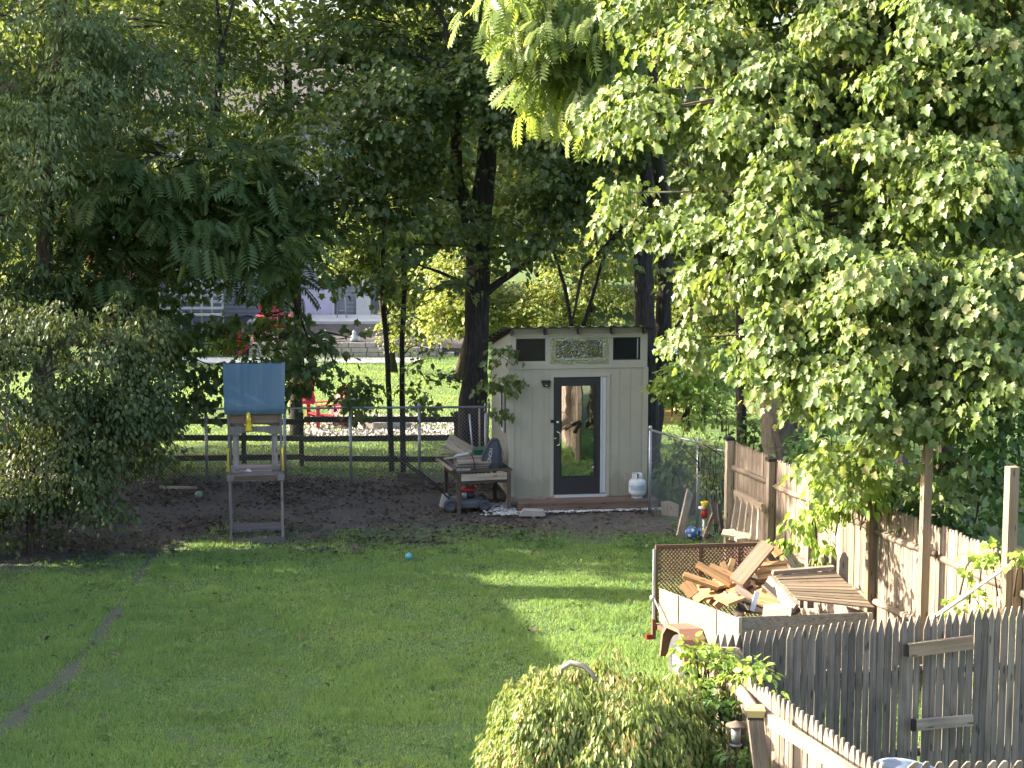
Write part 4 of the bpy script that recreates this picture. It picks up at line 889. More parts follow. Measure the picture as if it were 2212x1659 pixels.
plank(1560, 1285, 1592, 1300, 19.9, -.5, 40, .03, 'fresh_wood', 'honey coloured board lying over the left side board near the front', (0, -.8, .6))
plank(1596, 1286, 1620, 1322, 19.6, -.3, 14, .02, 'dark_wood', 'dark green edge of a panel near the front of the load', (.7, -.7, .1))
plank(1650, 1262, 1686, 1296, 19.8, -.1, 14, .045, 'old_wood', 'white painted stick sloping down in front of the heap', (0, -.5, 1))
plank(1636, 1278, 1624, 1320, 19.6, -.1, 10, .03, 'white', 'white capped stake upright in the trailer', (0, -1, 0))
plank(1630, 1298, 1698, 1310, 19.75, -.1, 50, .03, 'fresh_wood', 'large honey plywood offcut in front of the heap', (0, -1, .45))
plank(1648, 1322, 1710, 1318, 19.35, -.1, 40, .02, 'old_wood', 'grey brown plywood triangle flat at the front left of the load', (0, -.6, 1))
plank(1668, 1318, 1704, 1312, 19.4, 0, 12, .04, 'fresh_wood', 'small pale chunk on the front edge of the load', (0, -.5, 1))
rl = random.Random(12)
for k in range(74):
    u, v = rl.uniform(.28, 1.1), rl.uniform(.35, 2.2); hz = .12+.42*max(0, 1-((u-.62)/.75)**2-((v-1.3)/1.4)**2)*1.5*rl.uniform(.5, 1)
    a = TM @ Vector((u, v, hz)); an = rl.uniform(0, math.pi); L = rl.uniform(.22, .5); d = Vector((math.cos(an), math.sin(an)*.8, rl.uniform(-.35, .35)))*L/2
    lo = TM @ Vector((.06, .1, .05)); hi = TM @ Vector((tw-.06, tlen-.1, .05))
    g = MB(); g.beam(a-d, a+d, rl.uniform(.05, .12), rl.uniform(.025, .05), (rl.uniform(-.4, .4), -.4, 1)); solo(g, 'wood_offcut', MT[rl.choice(['fresh_wood', 'fresh_wood', 'old_wood', 'dark_wood', 'red_wood', 'fresh_wood'])], 'short rough offcut buried in the wood heap of the trailer', 'offcut', 'offcuts heaped in the trailer')
# slatted gate lying on the load
g0 = thing('slatted_panel', 'flat slatted wooden gate panel lying over the right side of the trailer', 'gate panel', W(1780, 1290, 19.6))
c00, c10, c11, c01 = W(1672, 1246, 19.95), W(1722, 1298, 19.45), W(1890, 1316, 19.5), W(1802, 1236, 20.3)
nsl = 11; g = MB(); rl = random.Random(2); up = ((c10-c00).cross(c01-c00)).normalized(); up = up if up.z > 0 else -up
for k in range(nsl):
    f0, f1 = k/nsl+.006, (k+1)/nsl-.012; P = [c00.lerp(c10, f0), c01.lerp(c11, f0), c01.lerp(c11, f1), c00.lerp(c10, f1)]; j = up*rl.uniform(-.004, .004)
    g.hexa([p+j for p in P]+[p+up*.018+j for p in P], (1.0, .08, .02))
g.build('slats', MT['post_wood'], g0)
g = MB(); s0 = (c10-c00).normalized(); q0_ = (c01-c00).normalized(); e0, e1 = c00-q0_*.05-s0*.03, c10-q0_*.05+s0*.06; P = [e0-up*.11-q0_*.04, e1-up*.12-q0_*.04, e1-up*.12+q0_*.01, e0-up*.11+q0_*.01]; g.hexa(P+[p+up*.11+q0_*.04 for p in P], (.9, .03, .12), .95); g.build('frame_board', MT['tan_wood'], g0)
g = MB(); g.beam(c00+up*.03-s0*.05, c01+up*.04-s0*.04, .04, .05, up, .4); g.build('frame_board', MT['old_wood'], g0)
for (px, py, Y, hh, ww, lab) in ((1752, 1240, 20.6, 40, 14, 'light pointed picket standing behind the slatted panel'), (1733, 1240, 20.6, 22, 8, 'small pale picket tip left of the light pointed picket'), (1783, 1222, 20.9, 36, 14, 'grey picket tip leaning on the board fence behind the trailer, left one'), (1801, 1216, 20.9, 38, 12, 'tan edged picket tip leaning on the board fence behind the trailer'), (1822, 1224, 20.3, 40, 20, 'bright square board end at the right corner of the slatted panel')):
    b0 = W(px, py+30, Y); s_ = ppm(Y, 1); w_ = ww/s_/2; hh_ = (hh+22)/s_; g = MB(Matrix.Translation(b0-Vector((0, 0, .25)))); g.prism([(-w_, 0), (w_, 0), (w_, hh_+.18), (w_*.3, hh_+.25), (-w_*.4, hh_+.25), (-w_, hh_+.16)], 0, .02, .5)
    solo(g, 'picket', MT['tan_wood' if 'bright' in lab or 'light' in lab else 'grey_wood'], lab, 'picket')

# leaning slat frame by the fence corner
g0 = thing('slat_rack', 'small weathered slatted frame leaning on the fence between the two capped posts', 'slatted frame', G(1625, 1168))
g = MB(); g.beam(W(1588, 1068, 24.9), W(1648, 1098, 24.0), .05, .13, (0, -.3, 1), .9); g.build('top_board', MT['tan_wood'], g0)
for k in range(5):
    f = .06+k*.22; a = W(1592+54*f, 1072+30*f, 24.8-.8*f); b2 = W(1576+68*f, 1168, 24.5-1.0*f); g = MB(); g.beam(b2, a, .075, .03, (.2, -1, .2), .6+.1*k); g.build('slat', MT['old_wood'], g0)
g = MB(); g.beam(W(1560, 1150, 23.6), W(1622, 1160, 23.5), .16, .03, (0, -.3, 1), .4); g.beam(W(1575, 1146, 23.9), W(1600, 1166, 23.4), .12, .04, (0, -.3, 1), .8); solo(g, 'split_log', MT['old_wood'], 'rough grey planks lying under the slatted frame behind the tailgate', 'planks')
# leaning boards, toys
g = MB(); g.beam(W(1468, 1162, 25.6), W(1490, 1062, 26.6), .13, .03, (.3, -1, 0), .5); solo(g, 'leaning_board', MT['old_wood'], 'brown board leaning on the wire fence left of the balls', 'board')
g = MB(); g.beam(W(1520, 1163, 25.4), W(1540, 1112, 26.0), .06, .03, (.3, -1, 0), .9); solo(g, 'leaning_board', MT['tan_wood'], 'bright thin board leaning right of the balls', 'board')
g = MB(); g.beam(W(1548, 1135, 26.0), W(1540, 1085, 26.4), .10, .03, (.3, -1, 0), .3); g.beam(W(1560, 1150, 25.5), W(1552, 1090, 26.2), .08, .03, (.3, -1, 0), .3); solo(g, 'leaning_board', MT['dark_wood'], 'dark boards leaning in the shade beside the first capped post', 'boards')
def ball(px, py, r, lab, mat, spots=None, z=None):
    q = G(px, py); g = MB(); g.lathe([(r*math.sin(R(a)), r-r*math.cos(R(a))) for a in range(0, 181, 12)], (0, 0, 0), 22)
    o = thing('ball', lab, 'ball', (q.x, q.y, .01)) if spots else None
    if not spots: g.V = [v+Vector((q.x, q.y, .01)) for v in g.V]; return solo(g, 'ball', MT[mat], lab, 'ball')
    g.V = [v+Vector((q.x, q.y, .01)) for v in g.V]; g.build('shell', MT[mat], o); g = MB(); c = Vector((q.x, q.y, r+.01))
    for k in range(12):
        ph = math.acos(1-2*(k+.5)/12); th = k*2.4; nrm_ = Vector((math.sin(ph)*math.cos(th), math.sin(ph)*math.sin(th), math.cos(ph))); t1 = nrm_.orthogonal().normalized(); t2 = nrm_.cross(t1)
        g.add([c+(nrm_*math.cos(.30)+(t1*math.cos(a)+t2*math.sin(a))*math.sin(.30))*r*1.01 for a in [i*1.2566 for i in range(5)]]+[c+nrm_*r*1.015], [(i, (i+1) % 5, 5) for i in range(5)])
    g.build('patches', MT['ballw'], o)
ball(1494, 1166, .105, 'blue and white ball at the foot of the wire fence, left of the other', 'ball', True)
ball(1519, 1164, .095, 'blue and white ball at the foot of the leaning toy', 'ball', True)
ball(430, 1078, .07, 'faded grey green ball on the bare earth near the wire fence', 'gball')
ball(883, 1211, .055, 'small teal ball half sunk in the shaded lawn', 'teal')
q = W(1521, 1140, 25.7); ty = thing('pull_toy', 'small red and yellow plastic toy propped among the leaning boards', 'toy', q-Vector((0, 0, .1)))
g = MB(Matrix.Translation(q)); g.lathe([(0, 0), (.045, .01), (.055, .06), (.05, .14), (.02, .16), (0, .16)], (0, 0, .14), 14); g.build('body', MT['red'], ty)
g = MB(Matrix.Translation(q)); g.lathe([(.02, .0), (.035, .02), (.065, .09), (.045, .10), (.03, .06), (0, .05)], (.0, 0, .30), 9); g.build('crown_cup', MT['yellow'], ty)
g = MB(Matrix.Translation(q)); g.lathe([(0, 0), (.02, 0), (.022, .22), (0, .22)], (-.005, 0, -.09), 10); g.lathe([(0, 0), (.05, .02), (.05, .05), (0, .06)], (-.04, -.01, .27), 10); g.build('stem', MT['white'], ty)
g = MB(Matrix.Translation(q)); g.lathe([(0, 0), (.03, .01), (.03, .05), (0, .06)], (.0, -.02, -.06), 10); g.build('knob', MT['yellow'], ty)

# ---------------------------------------------------------------- workbench, lumber, bag, mower
BO = G(988, 1108); BM = frame(BO, R(14)); wb = thing('workbench', 'old grey wooden workbench piled with boards against the shed', 'workbench', BO)
bw_, bd_, bh_ = .95, 1.15, .70
g = MB(BM)
for k in range(7): g.bx(-.05, bw_+.03, k*bd_/7, (k+1)*bd_/7-.008, bh_, bh_+.025)
g.build('top', MT['dark_wood'], wb)
for x_, y_ in ((0, 0), (bw_-.06, 0), (0, bd_-.08), (bw_-.06, bd_-.08)):
    g = MB(BM); g.bx(x_, x_+.065, y_, y_+.06, -.03, bh_); g.build('leg', MT['dark_wood'], wb)
g = MB(BM); g.bx(.07, bw_-.07, -.005, .02, bh_-.15, bh_-.03, .8); g.build('apron', MT['old_wood'], wb); g = MB(BM); g.bx(.07, bw_-.07, .0, .04, bh_-.20, bh_-.16, .3); g.bx(.0, .05, .06, bd_-.08, bh_-.12, bh_-.02); g.build('brace', MT['dark_wood'], wb)
def bp(x_, y_, z_): return BM @ Vector((x_, y_, bh_+z_))
rl = random.Random(3)
g0 = thing('picket_bundle', 'bundle of grey pickets tied with cord on the workbench', 'bundle', bp(.3, .4, .03))
for k in range(14):
    r_, c_ = k//5, k % 5; a = bp(-.0+c_*.012+r_*.02, .18+c_*.085, .05+r_*.04+c_*.022); b2 = bp(.60+rl.uniform(-.03, .03), .12+c_*.085, .04+r_*.04+c_*.02+.02)
    g = MB(); g.beam(a, b2, .075, .02, (0, -.3, 1)); o = g.build('picket', MT['grey_wood'], g0)
g = MB(); ctr = [bp(.32, .10, .03), bp(.33, .10, .14), bp(.33, .3, .24), bp(.32, .55, .26), bp(.31, .60, .1)]; g.tube(ctr, .008, 5); g.build('cord', MT['black'], g0)
pls = [((-.10, -.02, .06), (-.16, .95, .09), .05, .03, 'old_wood', 'pale edge strip along the left of the workbench'), ((-.02, .05, .05), (.02, .85, .07), .06, .025, 'grey_wood', 'dark grey stick lying lengthwise on the workbench'),
       ((-.12, .55, .16), (.20, .50, .20), .05, .03, 'old_wood', 'grey stub under the bundle at the back of the workbench'), ((-.12, .75, .22), (.25, .62, .18), .06, .03, 'grey_wood', 'second grey stub crossing behind the bundle'),
       ((-.15, .85, .27), (.2, .8, .22), .05, .03, 'old_wood', 'uppermost thin stick at the back left of the workbench')]
for a, b2, w_, t_, mt, lab in pls:
    g = MB(); g.beam(bp(*a), bp(*b2), w_, t_); solo(g, 'stick', MT[mt], lab, 'stick')
for k in range(3):
    g = MB(); g.bx(0, .075, 0, .5, 0, .03, .5); T = BM @ Matrix.Translation((.0+k*.085, .04, bh_+.027)); g.V = [T @ v for v in g.V]; solo(g, 'metal_channel', MT['steel'], 'hollow pale metal channel at the front edge of the workbench', 'channel', 'channels lying side by side on the workbench')
g = MB(); g.beam(bp(-.02, .72, .46), bp(.38, .62, .22), .40, .025, (.45, -.5, .8), .6); solo(g, 'plywood_sheet', MT['old_wood'], 'brown plywood sheet tilted on top of the bench pile', 'plywood')
g = MB(); g.beam(bp(.05, .45, .22), bp(.30, .42, .27), .04, .03, (0, 0, 1), .9); solo(g, 'stick', MT['white'], 'short pale stick under the tilted plywood sheet', 'stick')
g = MB(BM); g.bx(.45, .85, .65, 1.0, bh_+.03, bh_+.26, .3); g.bx(.44, .86, .64, 1.01, bh_+.26, bh_+.275); solo(g, 'plastic_crate', MT['green'], 'dark green plastic crate behind the tied bundle on the workbench', 'crate')
for k, (x_, mt) in enumerate(((.50, 'steel'), (.62, 'old_wood'), (.74, 'grey_wood'))):
    g = MB(); g.tube([bp(x_, .95, .05), bp(x_-.03+.06*k, 1.12, .85+.1*k)], .018, 6); solo(g, 'upright_stick', MT[mt], ['thin steel rod standing upright behind the workbench pile', 'brown stick standing upright behind the workbench pile', 'grey stick upright against the shed corner'][k], 'stick')
# grass bag
BG = BM @ Matrix.Translation((.70, .28, bh_+.03)) @ Matrix.Rotation(R(-16), 4, 'Z') @ Matrix.Rotation(R(4), 4, 'Y')
bgt = thing('grass_bag', 'charcoal fabric mower bag with white lettering on the workbench', 'bag', BG @ Vector((0, 0, 0)))
g = MB(BG); secs = [(0, .30, .17), (.10, .31, .18), (.28, .26, .16), (.42, .17, .11), (.50, .09, .07)]; vs = []; nseg = 16
for zz, wx, wy_ in secs:
    for k in range(nseg):
        th = 2*math.pi*k/nseg; cx_ = abs(math.cos(th))**.5*math.copysign(1, math.cos(th)); sy__ = abs(math.sin(th))**.5*math.copysign(1, math.sin(th)); vs.append((cx_*wx*.62-.05+.09*zz, sy__*wy_, zz))
fs = [(i*nseg+k, i*nseg+(k+1) % nseg, (i+1)*nseg+(k+1) % nseg, (i+1)*nseg+k) for i in range(len(secs)-1) for k in range(nseg)]+[tuple(range(nseg))[::-1], tuple(range((len(secs)-1)*nseg, len(secs)*nseg))]
g.add(vs, fs, None, .5, False); g.build('bag_body', MT['bag'], bgt)
g = MB(BG); g.tube([(-.20, -.15, .02), (-.17, -.16, .25), (-.06, -.10, .48), (.03, -.07, .5)], .008, 5); g.tube([(.15, -.18, .01), (.165, -.16, .28), (.07, -.08, .49)], .008, 5); g.build('piping', MT['deck'], bgt)
fc = bpy.data.curves.new('lettering', 'FONT'); fc.body = 'HONDA'; fc.size = .085; fc.extrude = .0015; fc.align_x = 'CENTER'
fc.materials.append(MT['white']); fo = bpy.data.objects.new('lettering', fc); COL.objects.link(fo); fo.parent = bgt
Tt = BG @ Matrix.Translation((-.09, -.178, .20)) @ Matrix.Rotation(R(96), 4, 'Y') @ Matrix.Rotation(R(90), 4, 'X'); Tt.translation -= ORG[bgt.name]; fo.matrix_local = Tt
# lawn mower
MO = G(1006, 1101); MMx = frame(MO+Vector((0, .10, 0)), R(8)); mo = thing('lawn_mower', 'walk-behind lawn mower with a red engine cover under the workbench', 'lawn mower', MO)
g = MB(MMx); vs = []; nseg = 28
prof = [(.06, 1.0, .02), (.12, 1.0, .0), (.17, .96, 0), (.20, .80, 0), (.205, .5, 0)]
for zz, s_, _ in prof:
    for k in range(nseg):
        th = 2*math.pi*k/nseg; c_, q_ = math.cos(th), math.sin(th); vs.append((abs(c_)**.6*math.copysign(.33*s_, c_), abs(q_)**.6*math.copysign(.25*s_, q_), zz))
fs = [(i*nseg+k, i*nseg+(k+1) % nseg, (i+1)*nseg+(k+1) % nseg, (i+1)*nseg+k) for i in range(len(prof)-1) for k in range(nseg)]+[tuple(range((len(prof)-1)*nseg, len(prof)*nseg))]
g.add(vs, fs, None, .5, True); g.build('deck', MT['deck'], mo)
for x_, y_, r_ in ((-.30, -.28, .115), (-.30, .28, .115), (.30, -.28, .10), (.30, .28, .10)):
    g = MB(MMx); g.lathe([(r_*.6, -.022), (r_*.95, -.024), (r_, -.012), (r_, .012), (r_*.95, .024), (r_*.6, .022)], (x_, y_, r_), 22, (R(90), 0, 0)); w_ = g.build('wheel', MT['tyre'], mo)
    g = MB(MMx); g.lathe([(r_*.62, .018), (r_*.5, .005), (r_*.2, .012), (0, .014)], (x_, y_, r_), 16, (R(90), 0, 0)); g.lathe([(r_*.62, .018), (r_*.5, .005), (r_*.2, .012), (0, .014)], (x_, y_, r_), 16, (R(-90), 0, 0)); g.build('hub', MT['deck'], w_)
g = MB(MMx); g.lathe([(0, .205), (.11, .205), (.115, .25), (.09, .29), (.09, .32), (0, .32)], (.05, 0, 0), 18); g.bx(-.08, .0, -.10, .04, .20, .30); g.build('engine', MT['black'], mo)
g = MB(MMx); g.lathe([(0, .32), (.135, .32), (.145, .34), (.13, .375), (.06, .385), (0, .385)], (.05, 0, 0), 20, None, .6); g.bx(-.10, .04, -.09, .09, .30, .365, .4); g.build('engine_cover', MT['red'], mo)
g = MB(MMx); g.lathe([(0, 0), (.045, 0), (.045, .09), (.03, .10), (0, .10)], (-.04, -.15, .21), 14); g.build('muffler', MT['alu'], mo)
g = MB(MMx); g.hexa([Vector(v) for v in ((-.46, -.12, .06), (-.34, -.14, .04), (-.34, .1, .04), (-.46, .1, .06), (-.40, -.12, .27), (-.31, -.14, .26), (-.31, .1, .26), (-.40, .1, .27))], (.1, .2, .2)); g.build('rear_flap', MT['alu'], mo)
g = MB(MMx)
for y_ in (-.2, .2): g.tube([(-.26, y_, .17), (-.55, y_, .45), (-1.0, y_*.95, .80), (-1.16, y_*.9, .92)], .0125, 8)
g.tube([(-1.16, -.18, .92), (-1.17, 0, .925), (-1.16, .18, .92)], .014, 8); g.tube([(-1.06, -.19, .90), (-1.08, 0, .98), (-1.06, .19, .90)], .006, 6); g.box((-.62, -.2, .5), (.05, .04, .05), (0, R(-38), 0)); g.build('handlebar', MT['black'], mo)
g = MB(); g.beam(W(858, 1030, 32.2), W(918, 1034, 32.2), .05, .16, (0, 0, 1), .4); solo(g, 'plank', MT['dark_wood'], 'dark plank lying against the wire fence beside the workbench', 'plank')
g = MB(); g.beam(G(345, 1056)+Vector((0, 0, .03)), G(425, 1058)+Vector((0, 0, .03)), .06, .05, (0, 0, 1), .6); solo(g, 'stick', MT['old_wood'], 'grey stick lying on the bare earth left of the play tower', 'stick')

# ---------------------------------------------------------------- the neighbour's garden
def adirondack(loc, rot, label, mat):
    o = thing('adirondack_chair', label, 'chair', loc, 'red slatted garden chairs'); M = Matrix.Translation(loc)
    g = MB(M)
    for k in range(6): g.bx(-.27, .27, -.30+k*.09, -.225+k*.09, .33-.018*k, .35-.018*k)
    g.build('seat', mat, o)
    for k in range(7):
        a = (k-3)*.05; g = MB(M); g.beam((-.0+(k-3)*.072, .20, .28), ((k-3)*.092, .50, 1.0-.02*(k-3)**2), .066, .018, (0, -1, .4)); g.build('back_slat', mat, o)
    for s_ in (-1, 1):
        g = MB(M); g.beam((s_*.33, -.36, .56), (s_*.33, .36, .55), .13, .022); g.build('armrest', mat, o)
        g = MB(M); g.bx(s_*.29-.012, s_*.29+.012, -.33, -.24, 0, .55); g.build('leg', mat, o)
        g = MB(M); g.beam((s_*.27, -.30, .33), (s_*.27, .55, .06), .024, .10); g.build('leg', mat, o)
    return o
ch = adirondack(Vector((0, 0, 0)), 0, 'red slatted garden chair with a pink towel beside the gravel circle', MT['chair'])
q = G(702, 924); ch.location = q; ch.rotation_euler = (0, 0, R(-62))
q2 = W(595, 712, 56.5); s2_ = dup(ch, (q2.x, q2.y, .35), R(20), 'larger red slatted chair by the house, upper of the two far chairs', 'red slatted garden chairs'); s2_.scale = (1.35,)*3
q3 = W(525, 752, 54.5); s3_ = dup(ch, (q3.x, q3.y, .1), R(150), 'faded red garden chair near the stone wall, lower of the two far chairs', 'red slatted garden chairs')
tws = []; g = MB(); q = G(702, 924); vs = []
for i in range(7):
    for j in range(9): vs.append(q+Vector((-.52+.05*i+.02*math.sin(j*1.4), -.05+.03*math.sin(i*2+j), .55+.085*j)))
g.add(vs, [(i*9+j, i*9+j+1, (i+1)*9+j+1, (i+1)*9+j) for i in range(6) for j in range(8)], None, .5, True); solo(g, 'towel', MT['pink'], 'bright pink towel hung over the red chair beyond the fence', 'towel')
q = G(752, 920); tb_ = thing('side_table', 'round dark patio table beside the red chair beyond the fence', 'table', q)
g = MB(Matrix.Translation(q)); g.lathe([(0, .60), (.38, .60), (.40, .62), (.38, .64), (0, .64)], (0, 0, 0), 24); g.build('table_top', MT['black'], tb_)
for k in range(4):
    g = MB(Matrix.Translation(q)); a = k*math.pi/2+.4; g.tube([(.32*math.cos(a), .32*math.sin(a), .6), (.36*math.cos(a), .36*math.sin(a), 0)], .02, 6); g.build('leg', MT['black'], tb_)
# gravel circle
rg = random.Random(6); g = MB(); cg = G(820, 925); mq2, t, b = newmat('grey_gravel'); c = ramp(t, attr(t, 'tint', 'Fac'), [(.12, .10, .09), (.36, .33, .30), (.6, .57, .54)]); t.links.new(c, b.inputs['Base Color']); b.inputs['Roughness'].default_value = .9
for _ in range(3500):
    a = rg.uniform(0, 6.283); r_ = math.sqrt(rg.random()); x_, y_ = cg.x+r_*2.1*math.cos(a), cg.y+r_*1.9*math.sin(a); s_ = rg.uniform(.03, .07)
    A = rg.uniform(0, 6.28); P = [(x_+s_*math.cos(A+k*2.09), y_+s_*math.sin(A+k*2.09), .03) for k in range(3)]+[(x_, y_, .03+s_*.8)]; g.add(P, [(0, 1, 3), (1, 2, 3), (2, 0, 3)], None, rg.random())
o = g.build('gravel_circle', mq2); tag(o, 'round patch of pale gravel around the fire pit beyond the fence', 'gravel', None, 'stuff')
g = MB()
for k in range(16):
    a = k*2*math.pi/16; g.box((cg.x+.45*math.cos(a), cg.y+.45*math.sin(a), .10), (.2, .12, .2), (0, 0, a+math.pi/2))
solo(g, 'fire_pit', MT['stone'], 'low ring of stones in the gravel circle beyond the fence', 'fire pit')
# path, retaining wall, bed
g = MB(); xa = (250-1106)/ppm(53, 0); xb = (905-1106)/ppm(53, 0); g.bx(xa, xb, 52.6, 53.9, -.02, .03); o = g.build('path', MT['concrete']); o['kind'] = 'structure'
rw = MB(); rg = random.Random(8)
for row in range(3):
    x_ = (540-1106)/ppm(54.4, 0); xe = (950-1106)/ppm(54.4, 0)
    while x_ < xe:
        w_ = rg.uniform(.25, .6); f = (x_+9)/8; yy = 54.2+.25*max(0, f)**2; hh_ = .15
        if not (row == 2 and x_ > xe-2): rw.bx(x_, x_+w_-.02, yy+.04*row, yy+.35, row*hh_, row*hh_+hh_-.015, rg.random())
        x_ += w_
solo(rw, 'retaining_wall', MT['stone'], 'low dry-stone retaining wall across the neighbour garden', 'stone wall')
g = MB(); mbm, t, b = newmat('dark_mulch'); tc = t.nodes.new('ShaderNodeTexCoord'); nn_ = noise(t, tc.outputs['Object'], 9, 5, .7); t.links.new(mixc(t, nn_, (.03, .025, .025), (.12, .105, .10)), b.inputs['Base Color']); b.inputs['Roughness'].default_value = 1; bump(t, b, nn_, 1, .05)
g.hexa([Vector(v) for v in ((-9, 54.5, .0), (-1.6, 54.6, 0), (-1.0, 62, 0), (-10, 62, 0), (-9, 54.5, .40), (-1.6, 54.6, .25), (-1.0, 62, .62), (-10, 62, .62))], (8, 7, .4)); o = g.build('mulch_bed', mbm); o['kind'] = 'structure'
g = MB(); g.hexa([Vector(v) for v in ((-9, 59.6, .3), (-2.6, 59.6, .3), (-2.6, 61.8, .3), (-9, 61.8, .3), (-9, 59.6, .64), (-2.6, 59.6, .64), (-2.6, 61.8, .68), (-9, 61.8, .68))], (7, 2, .4)); o = g.build('patio', MT['concrete']); o['kind'] = 'structure'
for px, lab, hh_ in ((703, 'pink tinged garden stone ornament on the mulch bed', .3), (765, 'white garden stone ornament on the mulch bed', .42)):
    q = W(px, 740, 55.5); g = MB(Matrix.Translation((q.x, 55.5, .38))); g.lathe([(0, 0), (.13, 0), (.12, .12), (.06, .2), (.08, .28), (0, .36)], (0, 0, 0), 10); o = solo(g, 'garden_ornament', MT['white'], lab, 'ornament')
# house
HY = 62.0; hx0, hx1 = (180-1106)/ppm(HY, 3), (800-1106)/ppm(HY, 3)
ho = thing('neighbour_house', 'grey clapboard house with lavender doors seen through the trees', 'house', ((hx0+hx1)/2, HY+4, 0))
g = MB()
for k in range(52):
    zz = .3+k*.145; P = [(hx0, HY-.02, zz), (hx1, HY-.02, zz), (hx1, HY+.1, zz), (hx0, HY+.1, zz), (hx0, HY+.005, zz+.144), (hx1, HY+.005, zz+.144), (hx1, HY+.1, zz+.144), (hx0, HY+.1, zz+.144)]; g.hexa([Vector(v) for v in P], (10, .1, .14), .5)
g.bx(hx0, hx1, HY+.1, HY+8, -.1, 7.8, .5); g.build('wall', MT['siding'], ho)
g = MB(); g.hexa([Vector(v) for v in ((hx0-.4, HY-.5, 7.6), (hx1+.4, HY-.5, 7.6), (hx1+.4, HY+4, 10.2), (hx0-.4, HY+4, 10.2), (hx0-.4, HY-.5, 7.75), (hx1+.4, HY-.5, 7.75), (hx1+.4, HY+4, 10.4), (hx0-.4, HY+4, 10.4))], (10, 4, .1)); g.hexa([Vector(v) for v in ((hx0-.4, HY+4, 10.2), (hx1+.4, HY+4, 10.2), (hx1+.4, HY+8.5, 7.6), (hx0-.4, HY+8.5, 7.6), (hx0-.4, HY+4, 10.4), (hx1+.4, HY+4, 10.4), (hx1+.4, HY+8.5, 7.75), (hx0-.4, HY+8.5, 7.75))], (10, 4, .1)); g.build('roof', MT['roofs'], ho)
def hb(par, name, mat, px0, px1, py0, py1, Y, th=.06):
    a = W(px0, py1, Y); b2 = W(px1, py0, Y); g = MB(); g.bx(a.x, b2.x, Y, Y+th, a.z, b2.z, .6); return g.build(name, mat, par)
for x0, x1 in ((642, 680), (682, 719)):
    d_ = hb(ho, 'door', MT['sidingl'], x0, x1, 626, 703, HY-.10); hb(d_, 'frame', MT['white'], x1-.5, x1+2.5, 622, 703, HY-.14)
for (x0, x1, y0, y1) in ((380, 400, 540, 580), (430, 470, 470, 540), (560, 600, 470, 540), (690, 720, 380, 450), (640, 690, 470, 530)):
    f_ = hb(ho, 'window', MT['white'], x0-4, x1+4, y0-4, y1+4, HY-.07, .05); hb(f_, 'pane', MT['windowglass'], x0, x1, y0, y1, HY-.085, .01)
hb(ho, 'corner_board', MT['white'], 238, 248, 440, 760, HY-.1); hb(ho, 'downpipe', MT['white'], 783, 788, 600, 700, HY-.12)
hb(ho, 'garage_wall', MT['concrete'], 770, 800, 640, 702, HY-.2, .1)
dk = thing('deck', 'pale grey raised deck with steps against the neighbour house', 'deck', ((400-1106)/ppm(60, 1), 59, 0))
for k in range(5):
    q0_ = W(370-6*k, 622+14*k, 60-.35*k); q1_ = W(480, 622+14*k, 60-.35*k); g = MB(); g.bx(q0_.x, q1_.x, 59.9-.35*k, 60.3-.35*k, q0_.z-.06, q0_.z, .6); g.build('step', MT['concrete'], dk)
q0_ = W(300, 640, 59); q1_ = W(372, 640, 59)
for k in range(9):
    f = k/8; g = MB(); xx = q0_.x*(1-f)+W(480, 640, 59).x*f; g.bx(xx-.03, xx+.03, 59-.02, 59.04, .3, q0_.z+.75, .6); g.build('baluster', MT['white'], dk)
g = MB(); g.bx(q0_.x, W(480, 640, 59).x, 58.97, 59.05, q0_.z+.75, q0_.z+.83, .6); g.build('handrail', MT['white'], dk)
g = MB(); q = W(738, 702, 60.6); g.tube([q+Vector((-.17, 0, 0)), q+Vector((-.12, .1, .95)), q+Vector((.12, .1, .95)), q+Vector((.17, 0, 0))], .02, 6); g.tube([q+Vector((-.1, .05, .5)), q+Vector((.1, .05, .5))], .02, 6); solo(g, 'garden_trolley', MT['alu'], 'small metal frame leaning beside the lavender doors', 'frame')
# reddish shed far left
g = MB(); q = W(185, 480, 58)
sb = thing('neighbour_shed', 'red brown building glimpsed through leaves at the far left', 'building', (q.x, 59, 0))
g.bx(q.x-3.5, q.x+.9, 58, 62, 0, 4.6, .5); g.build('wall', MT['brick'], sb); g = MB(); g.bx(q.x+.75, q.x+.95, 57.9, 57.99, 0, 4.5, .7); g.build('corner_board', MT['white'], sb); g = MB(); g.hexa([Vector(v) for v in ((q.x-3.8, 57.7, 4.6), (q.x+1.2, 57.7, 4.6), (q.x+1.2, 62.3, 4.6), (q.x-3.8, 62.3, 4.6), (q.x-3.8, 59.9, 6.2), (q.x+1.2, 59.9, 6.2), (q.x+1.2, 60.1, 6.2), (q.x-3.8, 60.1, 6.2))], (4, 4, 1)); g.build('roof', MT['roofs'], sb)
